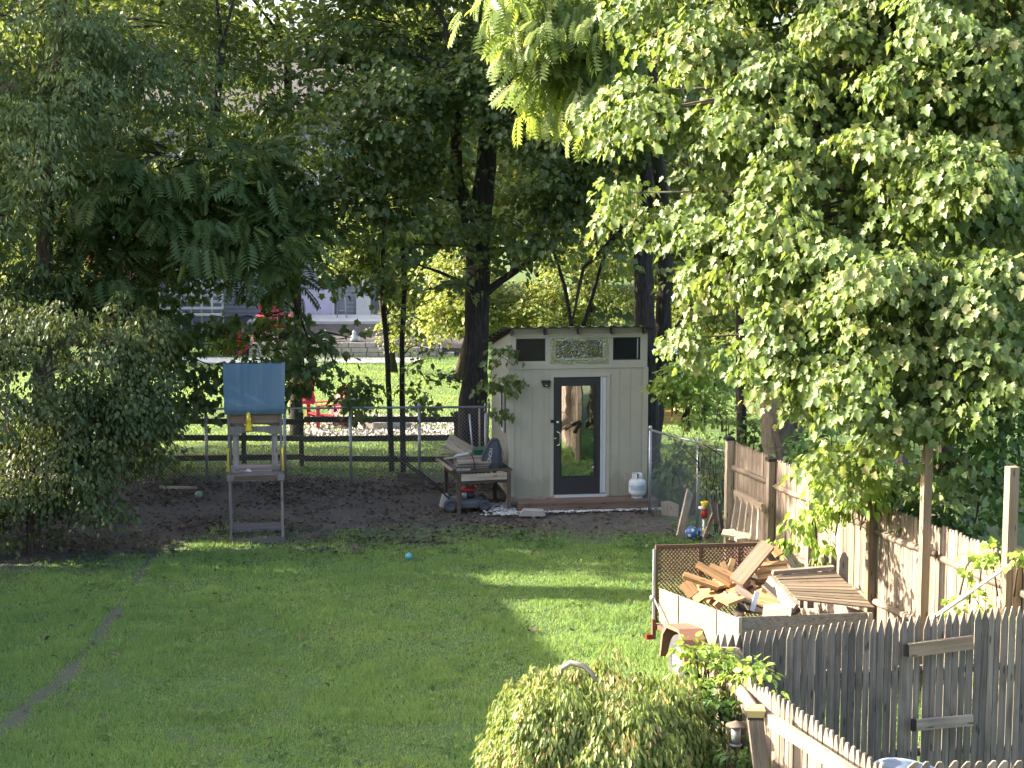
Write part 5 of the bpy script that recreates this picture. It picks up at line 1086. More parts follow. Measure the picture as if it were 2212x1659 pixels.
# right of the shed: raised bed, trampoline
g = MB(); q = G(1438, 916); g.bx(q.x-.9, q.x+.35, q.y, q.y+.05, 0, .30, .8); g.bx(q.x-.9, q.x-.85, q.y+.05, q.y+1.5, 0, .3); g.bx(q.x+.3, q.x+.35, q.y+.05, q.y+1.5, 0, .3); g.bx(q.x-.9, q.x+.35, q.y+1.5, q.y+1.55, 0, .3)
solo(g, 'raised_bed', MT['fresh_wood'], 'orange timber raised bed on the lawn right of the shed', 'planter')
q = G(1455, 826); tm_ = thing('trampoline', 'blue edged trampoline on the lawn beyond the shed', 'trampoline', q)
g = MB(Matrix.Translation(q)); g.lathe([(1.05, .72), (1.35, .74), (1.35, .70), (1.05, .69)], (0, 0, 0), 30); g.build('pad', MT['trampoline'], tm_); g = MB(Matrix.Translation(q)); g.lathe([(0, .70), (1.05, .70)], (0, 0, 0), 30); g.build('mat', MT['concrete'], tm_)
for k in range(6):
    g = MB(Matrix.Translation(q)); a = k*math.pi/3+.3; g.tube([(1.25*math.cos(a), 1.25*math.sin(a), .7), (1.25*math.cos(a), 1.25*math.sin(a), 0)], .045, 6); g.build('leg', MT['trampoline'], tm_)
# ---------------------------------------------------------------- trees
def tree(name, label, px, Y, tpts, rad, bark, crowns, group=None, base=None, limb=.06, every=2, extra=None, nside=14, rough=.08, bigl=True, twig=.011):
    """tpts: trunk points (px, py, Y) from the ground up; crowns: list of dicts for crown()"""
    pts = [W(*p) for p in tpts]; pts[0].z = -.1; o = thing(name, label, 'tree', (pts[0].x, pts[0].y, 0), group)
    g = MB(); P = trunk(g, pts, rad, nside, rough)
    for ex in (extra or []):
        Q = trunk(g, [W(*p) for p in ex[0]], ex[1], 8, rough); P += Q
    for k, c in enumerate(crowns):
        c = dict(c); C, BC = crown(o, 'crown', c.pop('mat'), c.pop('blobs'), c.pop('dens'), c.pop('K'), c.pop('Rr'), c.pop('size'), c.pop('tpl', None), c.pop('seed', 1), **c)
        limbs(g, C, BC, P[len(P)//3:], limb, twig, every, k, bigl)
    g.build('trunk', bark, o); return o
L_ = LEAF
# central Norway maple
tree('maple_tree', 'large dark trunked maple directly behind and left of the shed', 1022, 33.4,
     [(1020, 1003, 33.6), (1021, 930, 33.6), (1026, 800, 33.6), (1030, 640, 33.6), (1032, 520, 33.6), (1045, 400, 33.6), (1060, 250, 33.7), (1075, 60, 33.8), (1080, -150, 34)],
     [.35, .29, .245, .235, .235, .20, .17, .14, .10], MT['bark'],
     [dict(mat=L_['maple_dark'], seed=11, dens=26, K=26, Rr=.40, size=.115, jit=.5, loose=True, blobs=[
        (880, 215, 32.4, 200, 100, 1.5), (760, 300, 32.0, 120, 90, 1.2), (800, 440, 32.0, 120, 70, 1.0, .7), (700, 400, 32.5, 90, 70, 1.0, .7), (1180, 250, 32.6, 140, 120, 1.4), (1230, 400, 32.4, 110, 90, 1.2),
        (1120, 130, 32.8, 160, 110, 1.5), (900, 60, 34, 230, 90, 1.6), (700, 120, 34, 130, 110, 1.3, .7), (960, 360, 32.4, 110, 80, 1.0, .8), (1110, 590, 32.6, 50, 40, .6, .8), (1160, 500, 32.4, 80, 70, .9, .8),
        (1330, 330, 33, 90, 110, 1.2), (1300, 500, 33.2, 70, 80, .9, .6), (1020, 470, 32.8, 50, 60, .6, .6), (620, 210, 34, 90, 90, 1.2, .6), (870, 560, 32.6, 60, 50, .7, .35), (1250, -60, 33, 250, 80, 1.5), (900, -80, 33.5, 300, 70, 1.5), (980, 580, 32.6, 50, 50, .6, .3)]),
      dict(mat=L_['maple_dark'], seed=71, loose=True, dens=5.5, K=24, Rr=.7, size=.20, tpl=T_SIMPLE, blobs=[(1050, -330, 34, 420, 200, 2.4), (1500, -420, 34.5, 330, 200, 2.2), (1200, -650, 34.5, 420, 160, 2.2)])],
     extra=[([(1032, 540, 33.6), (1008, 460, 33.6), (985, 380, 33.5), (985, 240, 33.4), (965, 60, 33.4)], [.18, .15, .12, .10, .07]), ([(1040, 640, 33.6), (1085, 605, 33.4), (1150, 560, 33.2), (1215, 500, 33.0)], [.08, .07, .055, .03])], limb=.05)
# vine-clad saplings left of it
tree('sapling', 'thin dark sapling left of the big maple, left of a pair', 838, 33.9, [(846, 990, 34.0), (842, 880, 34), (836, 760, 34), (826, 640, 34), (828, 520, 34), (835, 400, 34)], [.055, .055, .05, .05, .04, .02], MT['bark'],
     [dict(mat=L_['maple_dark'], seed=21, loose=True, dens=20, K=12, Rr=.30, size=.12, blobs=[(760, 850, 33.4, 60, 50, .6, .7), (820, 560, 33.6, 50, 130, .6, .8), (790, 700, 33.6, 50, 40, .5, .3)])], limb=.015, every=1, twig=.008)
tree('sapling', 'thin dark sapling left of the big maple, right of a pair', 870, 33.8, [(871, 985, 33.9), (869, 860, 33.9), (868, 740, 33.9), (874, 620, 33.9), (868, 500, 33.9), (864, 380, 33.9)], [.055, .055, .05, .05, .04, .02], MT['bark'],
     [dict(mat=L_['maple_dark'], seed=22, loose=True, dens=20, K=12, Rr=.30, size=.12, blobs=[(930, 840, 33.4, 55, 50, .6, .7), (900, 620, 33.6, 50, 90, .6, .5), (950, 760, 33.5, 40, 50, .5, .4)])], limb=.015, every=1, twig=.008)
# leafy vine shoots against the shed's left wall
o = thing('climbing_vine', 'dark vine with heart shaped leaves hanging beside the shed wall', 'vine', W(1045, 900, 30.9)); g = MB()
C, BC = crown(o, 'leaves', L_['maple_dark'], [(1098, 782, 30.2, 24, 26, .15), (1092, 830, 30.2, 22, 30, .15), (1080, 878, 30.3, 16, 26, .15), (1060, 840, 30.4, 20, 40, .15, .7)], 90, 6, .15, .095, T_MAPLE, 31, flat=.2, tdown=1.2, up=.1, outw=.3)
g.tube([W(1045, 900, 31), W(1062, 800, 30.6), W(1085, 770, 30.3), W(1110, 790, 30.2)], .008, 4); g.tube([W(1050, 860, 31), W(1075, 830, 30.5), W(1100, 850, 30.2)], .008, 4); g.build('stem', MT['twig'], o)
# left compound-leaved tree with a thick forked trunk
tree('walnut_tree', 'forked dark tree with long compound leaves left of the play tower', 285, 34.4,
     [(262, 1000, 34.4), (272, 880, 34.4), (288, 760, 34.4), (300, 660, 34.3), (330, 590, 34.2), (375, 555, 34.0), (440, 420, 33.6), (460, 300, 33.5), (480, 100, 33.5)], [.36, .32, .28, .25, .22, .19, .14, .11, .07], MT['bark'],
     [dict(mat=L_['pinnate'], seed=12, dens=15, K=8, Rr=.5, size=.44, tpl=T_FROND, loose=True, blobs=[
        (400, 330, 31.8, 170, 80, 1.3), (260, 420, 31.6, 140, 90, 1.2), (450, 460, 31.6, 150, 90, 1.2), (590, 500, 32.0, 110, 90, 1.0), (560, 370, 32.2, 110, 80, 1.0), (320, 520, 31.4, 110, 60, .9, .7), (180, 560, 31.2, 80, 70, .8, .6), (230, 660, 31.4, 90, 60, .8, .5)], up=1.0, outw=.35, tdown=.35, jit=.4, flat=.3),
      dict(mat=L_['lance'], seed=63, loose=True, dens=16, K=24, Rr=.42, size=.12, tpl=T_OVAL, blobs=[(300, 380, 32.4, 190, 120, 1.3), (520, 430, 32.6, 150, 130, 1.3), (200, 560, 32, 120, 100, 1.0), (400, 590, 32.4, 140, 60, 1.0), (250, 720, 32.4, 110, 70, 1.0, .8), (170, 640, 31.4, 90, 60, .8), (330, 480, 31.8, 140, 80, .9, .6)]),
      dict(mat=L_['maple_dark'], seed=13, loose=True, dens=26, K=14, Rr=.30, size=.13, blobs=[(440, 690, 32.6, 120, 40, .9, .6), (560, 740, 32.4, 140, 60, .8, .8), (330, 690, 33, 90, 60, .8, .8), (400, 880, 33, 80, 40, .6, .6), (760, 730, 32.8, 50, 30, .6, .3), (700, 790, 32.6, 70, 60, .7, .5), (480, 830, 32.6, 110, 40, .8, .5), (660, 850, 32.8, 80, 40, .7, .5), (400, 760, 33, 60, 60, .8, .7), (560, 680, 32.6, 80, 40, .8, .9), (460, 790, 32.6, 90, 50, .7, .9), (640, 800, 32.8, 60, 60, .7, .6), (400, 650, 33, 110, 60, .9, .9), (520, 590, 33, 110, 50, .8, .7), (340, 760, 33, 90, 60, .8, .9), (560, 730, 33.2, 90, 50, .8, .8), (690, 560, 33.2, 70, 60, .8, .5), (420, 740, 32.2, 80, 40, .6, .8), (740, 830, 33, 60, 50, .6, .5), (330, 840, 33, 60, 60, .8, .6)], tdown=.9, up=.35),
      dict(mat=L_['maple_dark'], seed=72, loose=True, dens=5.5, K=24, Rr=.7, size=.20, tpl=T_SIMPLE, blobs=[(600, -330, 34, 380, 200, 2.4), (200, -300, 33, 380, 200, 2.4), (400, -650, 34, 450, 160, 2.2), (-250, -300, 33, 300, 300, 2.4), (-250, 200, 33.5, 200, 260, 1.8), (-200, 650, 31.5, 130, 200, 1.5)])],
     extra=[([(290, 790, 34.4), (250, 650, 34.2), (215, 520, 34.0), (205, 350, 33.8), (200, 120, 33.6)], [.2, .16, .13, .11, .07]), ([(360, 600, 34.1), (430, 580, 33.6), (480, 520, 33.2)], [.09, .07, .05]), ([(600, 560, 33), (640, 660, 32.8), (668, 740, 32.6)], [.03, .03, .02])], limb=.035, every=2)
# upper-left mass: lance-leaved tree nearer
tree('willow_leaved_tree', 'tree with narrow pale green leaves filling the upper left corner', 95, 30.5,
     [(95, 1010, 30.8), (94, 800, 30.8), (94, 600, 30.8), (98, 480, 30.8), (110, 300, 30.8), (130, 100, 30.8), (140, -100, 30.8)], [.22, .17, .15, .14, .12, .10, .08], MT['barkm'],
     [dict(mat=L_['lance'], seed=14, loose=True, dens=26, K=32, Rr=.42, size=.13, tpl=T_LANCE, blobs=[(60, 160, 29, 140, 110, 1.3), (90, 310, 28.8, 130, 80, 1.2), (40, 470, 28.8, 110, 80, 1.0), (-60, 300, 30.5, 130, 200, 1.2), (230, 90, 30.5, 160, 110, 1.4), (350, 160, 31.5, 140, 110, 1.3, .9), (60, 30, 30, 200, 80, 1.3), (60, 620, 30.4, 110, 80, 1.0, 1.0), (180, 210, 30, 90, 80, 1, .8)], tdown=.6, jit=.5),
      dict(mat=L_['maple_dark'], seed=15, loose=True, dens=16, K=26, Rr=.42, size=.12, tpl=T_OVAL, blobs=[(420, 60, 34, 180, 110, 1.5), (560, 160, 34.5, 120, 120, 1.3, .8), (300, 260, 34, 160, 100, 1.3), (500, 260, 34.5, 110, 80, 1.2, .8), (150, 400, 33, 120, 80, 1.1)])], limb=.04, every=3)
# cherry with drooping crown, lower left
tree('cherry_tree', 'small drooping cherry tree with round leaves at the left edge of the lawn', 65, 26.4,
     [(65, 1200, 26.45), (66, 1120, 26.45), (68, 1060, 26.45), (90, 960, 26.5), (110, 860, 26.6), (120, 770, 26.6)], [.055, .05, .05, .045, .035, .02], MT['barkm'],
     [dict(mat=L_['round_l'], seed=16, loose=True, dens=70, K=28, Rr=.26, size=.085, tpl=T_OVAL, blobs=[(80, 690, 27.3, 150, 60, .9), (250, 720, 27.3, 110, 50, .9, .8), (30, 770, 26.7, 90, 70, 1.0), (150, 800, 26.7, 100, 70, 1.0), (270, 830, 26.9, 90, 60, .8), (40, 900, 26.4, 110, 80, 1.0), (180, 930, 26.4, 120, 80, 1.0), (290, 960, 26.6, 60, 70, .7), (60, 1010, 26.2, 120, 80, .9, .8), (220, 1050, 26.3, 80, 60, .7, .8), (30, 1120, 26.1, 70, 60, .6, .6), (150, 1070, 26.2, 70, 50, .6, .5), (180, 700, 27, 120, 60, .9, .5), (340, 900, 27.2, 40, 50, .5, .5), (-20, 760, 26.9, 70, 70, .8), (-30, 880, 26.6, 60, 90, .8), (-20, 1010, 26.4, 60, 80, .7), (300, 880, 26.9, 70, 60, .7), (230, 760, 26.9, 80, 50, .8)], tdown=1.0, up=.45, outw=.8, droop=1.0)],
     extra=[([(68, 1060, 26.45), (40, 990, 26.4), (10, 900, 26.4)], [.04, .03, .015]), ([(70, 1050, 26.45), (140, 960, 26.4), (230, 900, 26.5)], [.04, .03, .015])], limb=.015, every=2, twig=.007)
# big sunlit maple on the right
tree('maple_tree', 'broad sunlit maple filling the upper right beyond the board fence', 2040, 21.8,
     [(2042, 1180, 21.9), (2040, 1040, 21.9), (2034, 900, 21.9), (2020, 760, 21.9), (1990, 560, 21.9), (1960, 380, 21.9), (1940, 150, 21.9), (1920, -60, 21.9)], [.20, .165, .15, .145, .13, .11, .08, .05], MT['barkg'],
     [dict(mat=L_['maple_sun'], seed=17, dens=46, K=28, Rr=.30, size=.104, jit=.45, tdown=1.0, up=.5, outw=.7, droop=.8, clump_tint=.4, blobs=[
        (1560, 90, 22.3, 170, 110, 1.3), (1440, 230, 22.6, 130, 80, 1.0), (1420, 60, 23, 80, 80, .9, .7), (1640, 290, 21.8, 150, 110, 1.3), (1800, 130, 21.6, 190, 140, 1.5), (2040, 120, 20.9, 200, 150, 1.6), (2200, 280, 20.8, 130, 160, 1.3),
        (1830, 360, 21.0, 180, 120, 1.4), (2050, 400, 20.4, 170, 130, 1.4), (1560, 480, 21.9, 120, 80, 1.1), (1700, 520, 21.2, 170, 100, 1.3), (1920, 590, 20.3, 170, 110, 1.3), (2120, 620, 19.9, 150, 120, 1.3),
        (1560, 610, 21.6, 110, 70, 1.0), (1700, 690, 20.9, 150, 80, 1.2), (1900, 760, 20.2, 160, 90, 1.2), (2100, 800, 19.9, 150, 90, 1.2), (1780, 830, 20.7, 110, 70, .9), (1960, 890, 20.2, 130, 70, .9), (1700, 800, 21.2, 80, 50, .7),
        (1345, 405, 22.6, 48, 32, .5), (1420, 470, 22.4, 60, 50, .6, .8), (1330, 245, 22.8, 45, 40, .5), (1520, 720, 21.8, 60, 40, .6, .7), (1850, 960, 20.4, 90, 40, .6, .7), (2120, -60, 21, 250, 90, 1.6), (1700, -70, 22, 250, 80, 1.5), (1840, -10, 21.5, 120, 60, 1), (1930, 240, 21.6, 150, 90, 1), (2180, 470, 20.6, 80, 80, .8), (2190, 720, 19.9, 60, 90, .7), (2000, 1000, 20.6, 60, 40, .5)])],
     limb=.035, every=3)
tree('locust_tree', 'bright yellow green compound-leaved branches hanging in at the top centre', 1240, 27.5,
     [(1400, 985, 34.0), (1427, 780, 34.0), (1437, 620, 34.0), (1432, 440, 33.6), (1410, 250, 32.0), (1370, 60, 30), (1300, -120, 28)], [.19, .16, .15, .13, .11, .08, .05], MT['bark'],
     [dict(mat=L_['pinnate_sun'], seed=18, dens=26, K=9, Rr=.38, size=.36, tpl=T_FROND, blobs=[(1110, 25, 26.2, 70, 50, .7), (1180, 100, 26.0, 80, 60, .8), (1250, 40, 26.2, 110, 80, 1.0), (1290, 150, 26.0, 80, 70, .8), (1220, 180, 26.0, 60, 40, .6, .8), (1350, 230, 26.0, 45, 40, .5, .6), (1330, 60, 26.4, 80, 90, .9), (1200, -60, 26.3, 180, 60, 1.0)], tdown=1.3, up=.45, outw=.5, jit=.3)], limb=.03, every=2)
# trunks right of the shed
tree('oak_tree', 'thick leaning double trunk rising just right of the shed', 1400, 33.6,
     [(1398, 990, 33.4), (1400, 900, 33.4), (1395, 780, 33.4), (1392, 640, 33.5), (1388, 500, 33.6), (1400, 300, 33.8), (1420, 60, 34)], [.27, .22, .20, .19, .18, .15, .11], MT['bark'],
     [dict(mat=L_['maple_dark'], seed=19, loose=True, dens=14, K=22, Rr=.42, size=.13, blobs=[(1420, 540, 35, 90, 70, 1.0, .6), (1500, 380, 36, 140, 130, 1.3), (1400, 130, 35.5, 170, 150, 1.5), (1250, 620, 35.5, 60, 50, .8, .4), (1560, 620, 35, 80, 90, 1.0, .7)])],
     extra=[([(1425, 770, 33.4), (1480, 775, 32.8), (1530, 765, 32.0), (1600, 735, 31.0)], [.09, .08, .07, .05]), ([(1390, 500, 33.6), (1360, 480, 33.4), (1260, 580, 33.2), (1235, 700, 33)], [.05, .045, .035, .02]), ([(1235, 705, 34.5), (1220, 620, 34.5), (1195, 540, 34.5)], [.04, .04, .03]), ([(1260, 705, 34.5), (1285, 620, 34.5), (1330, 470, 34.5)], [.04, .035, .025])], limb=.04, every=3)
tree('oak_tree', 'thick ridged trunk standing behind the board fence under the sunlit maple', 1680, 27.5,
     [(1690, 1060, 27.4), (1685, 980, 27.4), (1678, 880, 27.4), (1668, 760, 27.4), (1660, 600, 27.4), (1655, 400, 27.5)], [.30, .265, .25, .235, .22, .18], MT['barkg'],
     [dict(mat=L_['maple_dark'], seed=20, loose=True, dens=14, K=22, Rr=.42, size=.13, blobs=[(1640, 420, 27.5, 180, 150, 1.4, .7), (1760, 600, 27, 130, 120, 1.2, .7), (1900, 300, 27, 250, 200, 1.6, .5), (2080, 600, 27, 200, 200, 1.6, .6)])], extra=[([(1720, 1040, 27.7), (1715, 900, 27.7), (1722, 740, 27.7)], [.15, .14, .12])], limb=.04, every=3)
tree('sapling', 'straight slim trunk between the shed and the ridged oak', 1602, 28.6, [(1602, 1040, 28.4), (1602, 940, 28.4), (1600, 820, 28.4), (1600, 700, 28.4), (1596, 540, 28.4)], [.088, .085, .08, .075, .06], MT['bark'],
     [dict(mat=L_['maple_dark'], seed=23, loose=True, dens=16, K=20, Rr=.40, size=.13, blobs=[(1590, 560, 28.4, 110, 90, 1.0)])], limb=.02, every=2)
tree('birch_tree', 'pale mottled trunk behind the fence leaves right of the ridged oak', 1955, 25.5, [(1955, 1080, 25.2), (1950, 980, 25.2), (1958, 860, 25.2), (1960, 700, 25.2)], [.09, .08, .075, .06], MT['barkg'],
     [dict(mat=L_['maple_far'], seed=24, dens=8, K=20, Rr=.40, size=.11, blobs=[(1960, 760, 25.2, 90, 60, .9)])], limb=.02, every=2)
# undergrowth and young plants
def bush(name, label, cat, mat, blobs, dens, K, Rr, size, tpl, seed, base, stems=5, **kw):
    b0 = G(*base) if len(base) == 2 else Vector(base); o = thing(name, label, cat, (b0.x, b0.y, 0)); g = MB()
    C, BC = crown(o, 'foliage', mat, blobs, dens, K, Rr, size, tpl, seed, **kw)
    rr_ = random.Random(seed)
    for c in C[::max(1, len(C)//(stems*4))]:
        c = Vector(c); b_ = b0+Vector((rr_.uniform(-.1, .1), rr_.uniform(-.1, .1), 0)); b_ = b_ if (c-b_).length < 1.4 else c+Vector((rr_.uniform(-.12, .12), .03, -.4)); g.tube([b_, b_.lerp(c, .5)+Vector((0, 0, .12)), c], [.012, .009, .004], 4)
    g.build('stem', MT['twig'], o); return o
bush('young_maple', 'small yellow green maple sapling lit behind the short wire fence', 'sapling', L_['vine'], [(1490, 850, 29.6, 60, 50, .6), (1530, 780, 29.8, 50, 50, .6, .7), (1450, 810, 30, 40, 30, .4, .5), (1545, 890, 29.4, 40, 30, .4, .6)], 60, 12, .26, .10, T_MAPLE, 41, (1520, 1010))
bush('rose_bush', 'dry brown and green brambles tangled over the wire fence corner', 'bush', L_['shrub'], [(1500, 960, 28.0, 50, 40, .4, .6), (1540, 1030, 27.4, 40, 60, .4, .8), (1560, 1100, 27.2, 30, 50, .4, .6), (1530, 900, 28.2, 50, 40, .4, .5)], 90, 10, .18, .055, T_OVAL, 42, (1545, 1140))
g = MB()
for a, b_, c_ in (((1545, 1150), (1530, 1000), (1460, 880)), ((1550, 1150), (1545, 980), (1570, 900)), ((1545, 1150), (1570, 1040), (1545, 940)), ((1510, 1000), (1470, 960), (1440, 930)), ((1520, 960), (1600, 1010), (1640, 990))):
    g.tube([W(*a, 27.2), W(*b_, 27.6), W(*c_, 28.2)], [.012, .009, .004], 4)
solo(g, 'bare_stems', MT['twig'], 'bare pale stems arching over the wire fence corner', 'stems')
bush('undergrowth', 'dark leafy undergrowth behind the wire fence right of the shed', 'bush', L_['under'], [(1465, 1000, 31.2, 50, 60, .5), (1530, 990, 30.6, 50, 50, .5), (1460, 1060, 30.6, 40, 30, .4), (1520, 1050, 30, 40, 40, .4)], 34, 12, .26, .09, T_SIMPLE, 43, (1480, 1110))
bush('undergrowth', 'dark shrubs along the wire fence between the cherry and the play tower', 'bush', L_['maple_dark'], [(300, 930, 33.2, 80, 70, .8), (390, 990, 33.0, 60, 40, .5, .6), (200, 900, 33, 100, 90, .9), (330, 830, 33.4, 70, 60, .7)], 26, 20, .3, .10, T_OVAL, 39, (330, 1040), loose=True)
bush('undergrowth', 'dense green shrubs behind the board fence at the right edge', 'bush', L_['under'], [(2120, 980, 20.4, 110, 90, .8), (2160, 1080, 19.8, 90, 90, .7), (2080, 1100, 20.8, 80, 70, .6), (1990, 1060, 21.4, 60, 50, .6), (2200, 900, 20.6, 90, 90, .8)], 26, 24, .28, .095, T_SIMPLE, 44, (2150, 1240))
bush('undergrowth', 'dark shrubs behind the board fence below the ridged oak', 'bush', L_['under'], [(1800, 960, 26, 70, 60, .6), (1880, 1010, 24.5, 80, 60, .6), (1760, 1010, 26, 50, 40, .5), (1620, 940, 28, 60, 40, .5, .7)], 20, 20, .28, .10, T_SIMPLE, 45, (1820, 1060))
bush('ash_seedling', 'leafy bright seedling spilling over the board fence above the tailgate', 'sapling', L_['vine'], [(1800, 1030, 21.6, 60, 50, .5), (1870, 1070, 21.0, 70, 55, .5), (1760, 1100, 21.2, 45, 32, .35), (1715, 1150, 20.9, 45, 30, .3), (1830, 1000, 21.8, 70, 40, .5), (1930, 1040, 20.8, 60, 40, .4, .8), (1740, 1180, 20.8, 30, 20, .2, .8)], 60, 14, .17, .115, T_OVAL, 46, (1850, 1260), tdown=1.3, up=.45)
bush('young_vine', 'climbing vine with lime green leaves on the fence beside the right timber post', 'vine', L_['vine'], [(2120, 1215, 18.4, 30, 24, .12), (2090, 1290, 18.4, 26, 30, .12, .8), (2150, 1195, 18.2, 24, 20, .12), (2195, 1230, 17.6, 26, 30, .15), (2200, 1330, 17.5, 22, 50, .15), (2070, 1450, 18.3, 30, 20, .12, .6), (2150, 1450, 18.0, 30, 20, .12, .6)], 150, 7, .12, .09, T_MAPLE, 47, (2200, 1520), up=.3, outw=.8)
bush('honeysuckle', 'pale yellow green shoots climbing over the top corner of the near fence', 'vine', L_['vine'], [(1540, 1438, 15.0, 26, 18, .15), (1592, 1450, 14.9, 42, 16, .18), (1500, 1482, 15.0, 24, 12, .15), (1625, 1475, 14.5, 30, 14, .15, .7), (1500, 1400, 15.0, 14, 22, .12, .6)], 520, 12, .10, .08, T_OVAL, 48, (1555, 1700, 0), up=.5)
bush('climbing_vine', 'dark green vine climbing the near fence post beside the weeping shrub', 'vine', L_['under'], [(1545, 1560, 14.6, 26, 60, .15, .8), (1570, 1640, 14.2, 40, 30, .2, .8), (1600, 1600, 14.0, 20, 50, .12, .5), (1540, 1500, 14.9, 22, 30, .12, .7)], 260, 9, .12, .075, T_OVAL, 49, (1565, 1700, 0))
# weeping shrub in the foreground
wc = W(1296, 1640, 14.4); o = thing('weeping_shrub', 'weeping shrub with narrow yellow green leaves at the bottom centre', 'shrub', (wc.x, wc.y, 0)); rng = np.random.default_rng(55); n = 3600
top = W(1290, 1452, 14.4).z; c = np.array([wc.x, wc.y, .35]); az = rng.uniform(0, 2*math.pi, n); el = np.arcsin(rng.uniform(-.25, 1, n)); rr3 = rng.uniform(.62, 1.0, n)*(1+.07*np.sin(az*5+1)+.05*np.sin(az*9+el*6)+.04*rng.normal(size=n))
C = np.stack([np.cos(az)*np.abs(np.cos(el))**.62*.93, np.sin(az)*np.abs(np.cos(el))**.62*.9, np.sign(el)*np.abs(np.sin(el))**.8*(top-.46)], 1)*rr3[:, None]+c; C = C[C[:, 2] > .08]; O = norm(C-c+np.array([0, 0, .1]))
P, D, Nn, S, t_ = spray(C, O, 44, .14, .070, rng, flat=.4, droop=1.0, up=.35, outw=.9, jit=.55, tdown=1.5, clump_tint=.35); leafmesh('foliage', P, D, Nn, S, t_, T_LANCE, L_['shrub'], o)
g = MB(); rr_ = random.Random(4)
g.tube([(wc.x, wc.y, -.1), (wc.x+.03, wc.y, .6), (wc.x, wc.y, .9), (wc.x-.02, wc.y, top-.5)], [.07, .06, .055, .05], 10)
for k in range(0, len(C), 16):
    c_ = Vector(C[k]); b_ = Vector((wc.x, wc.y, top-.75)); g.tube([b_, b_.lerp(c_, .6)+Vector((0, 0, .08)), b_.lerp(c_, .93)], [.012, .008, .004], 4)
g.build('stem', MT['twig'], o)
g = MB(); y_ = 14.3; pts_ = [W(1205, 1470, y_), W(1212, 1445, y_), W(1232, 1432, y_), W(1258, 1437, y_), W(1276, 1452, y_), W(1292, 1478, y_)]; g.tube(pts_, [.022, .026, .026, .024, .022, .018], 8, True, True, None, .25); g.build('bare_branch', MT['old_wood'], o)
# hanging feeder by the near fence
q = W(1590, 1575, 14.2); q.z += .03; hf = thing('bird_feeder', 'small grey roofed wire bird feeder hanging by the near fence', 'bird feeder', q-Vector((0, 0, .2))); g = MB(Matrix.Translation(q)); g.lathe([(0, .045), (.085, .012), (.09, 0), (0, .02)], (0, 0, 0), 18); g.build('roof', MT['dark_wood'], hf)
g = MB(Matrix.Translation(q)); g.lathe([(0, -.16), (.042, -.16), (.042, -.0), (0, -.0)], (0, 0, 0), 14); g.lathe([(.05, -.17), (.055, -.16), (.05, -.15)], (0, 0, 0), 14); g.build('cage', MT['wire'], hf); g = MB(Matrix.Translation(q)); g.tube([(0, 0, .04), (0, .1, .35)], .004, 4); g.build('hanger', MT['black'], hf)

tree('hardwood_tree', 'shaded tree filling the gap between the walnut and the big maple high up', 620, 38,
     [(640, 960, 38), (640, 700, 38), (630, 400, 38), (620, 100, 38)], [.15, .13, .11, .08], MT['bark'],
     [dict(mat=L_['maple_dark'], seed=28, loose=True, dens=6, K=26, Rr=.55, size=.16, tpl=T_SIMPLE, blobs=[(600, 60, 38, 200, 90, 1.5), (480, 200, 38, 150, 90, 1.5, .8), (760, 150, 38, 150, 120, 1.5, .7), (620, 330, 38, 110, 80, 1.3, .8), (300, 120, 38, 180, 110, 1.5), (100, 60, 38, 200, 110, 1.5), (160, 260, 38, 160, 110, 1.5), (60, 420, 38, 120, 110, 1.3, .8), (1000, 180, 37, 150, 120, 1.5, .8), (500, -60, 37, 400, 70, 1.5), (1000, -40, 37, 300, 70, 1.5), (100, -60, 37, 250, 70, 1.5), (850, 480, 37, 160, 110, 1.4, .35), (1230, 540, 37, 130, 120, 1.4, .4), (1130, 380, 37, 130, 100, 1.3, .7), (350, 300, 38, 150, 90, 1.3, .8), (500, -260, 39, 500, 160, 2.4), (1100, -260, 39, 400, 160, 2.4), (0, -260, 39, 300, 180, 2.4)])], limb=.04, every=4)
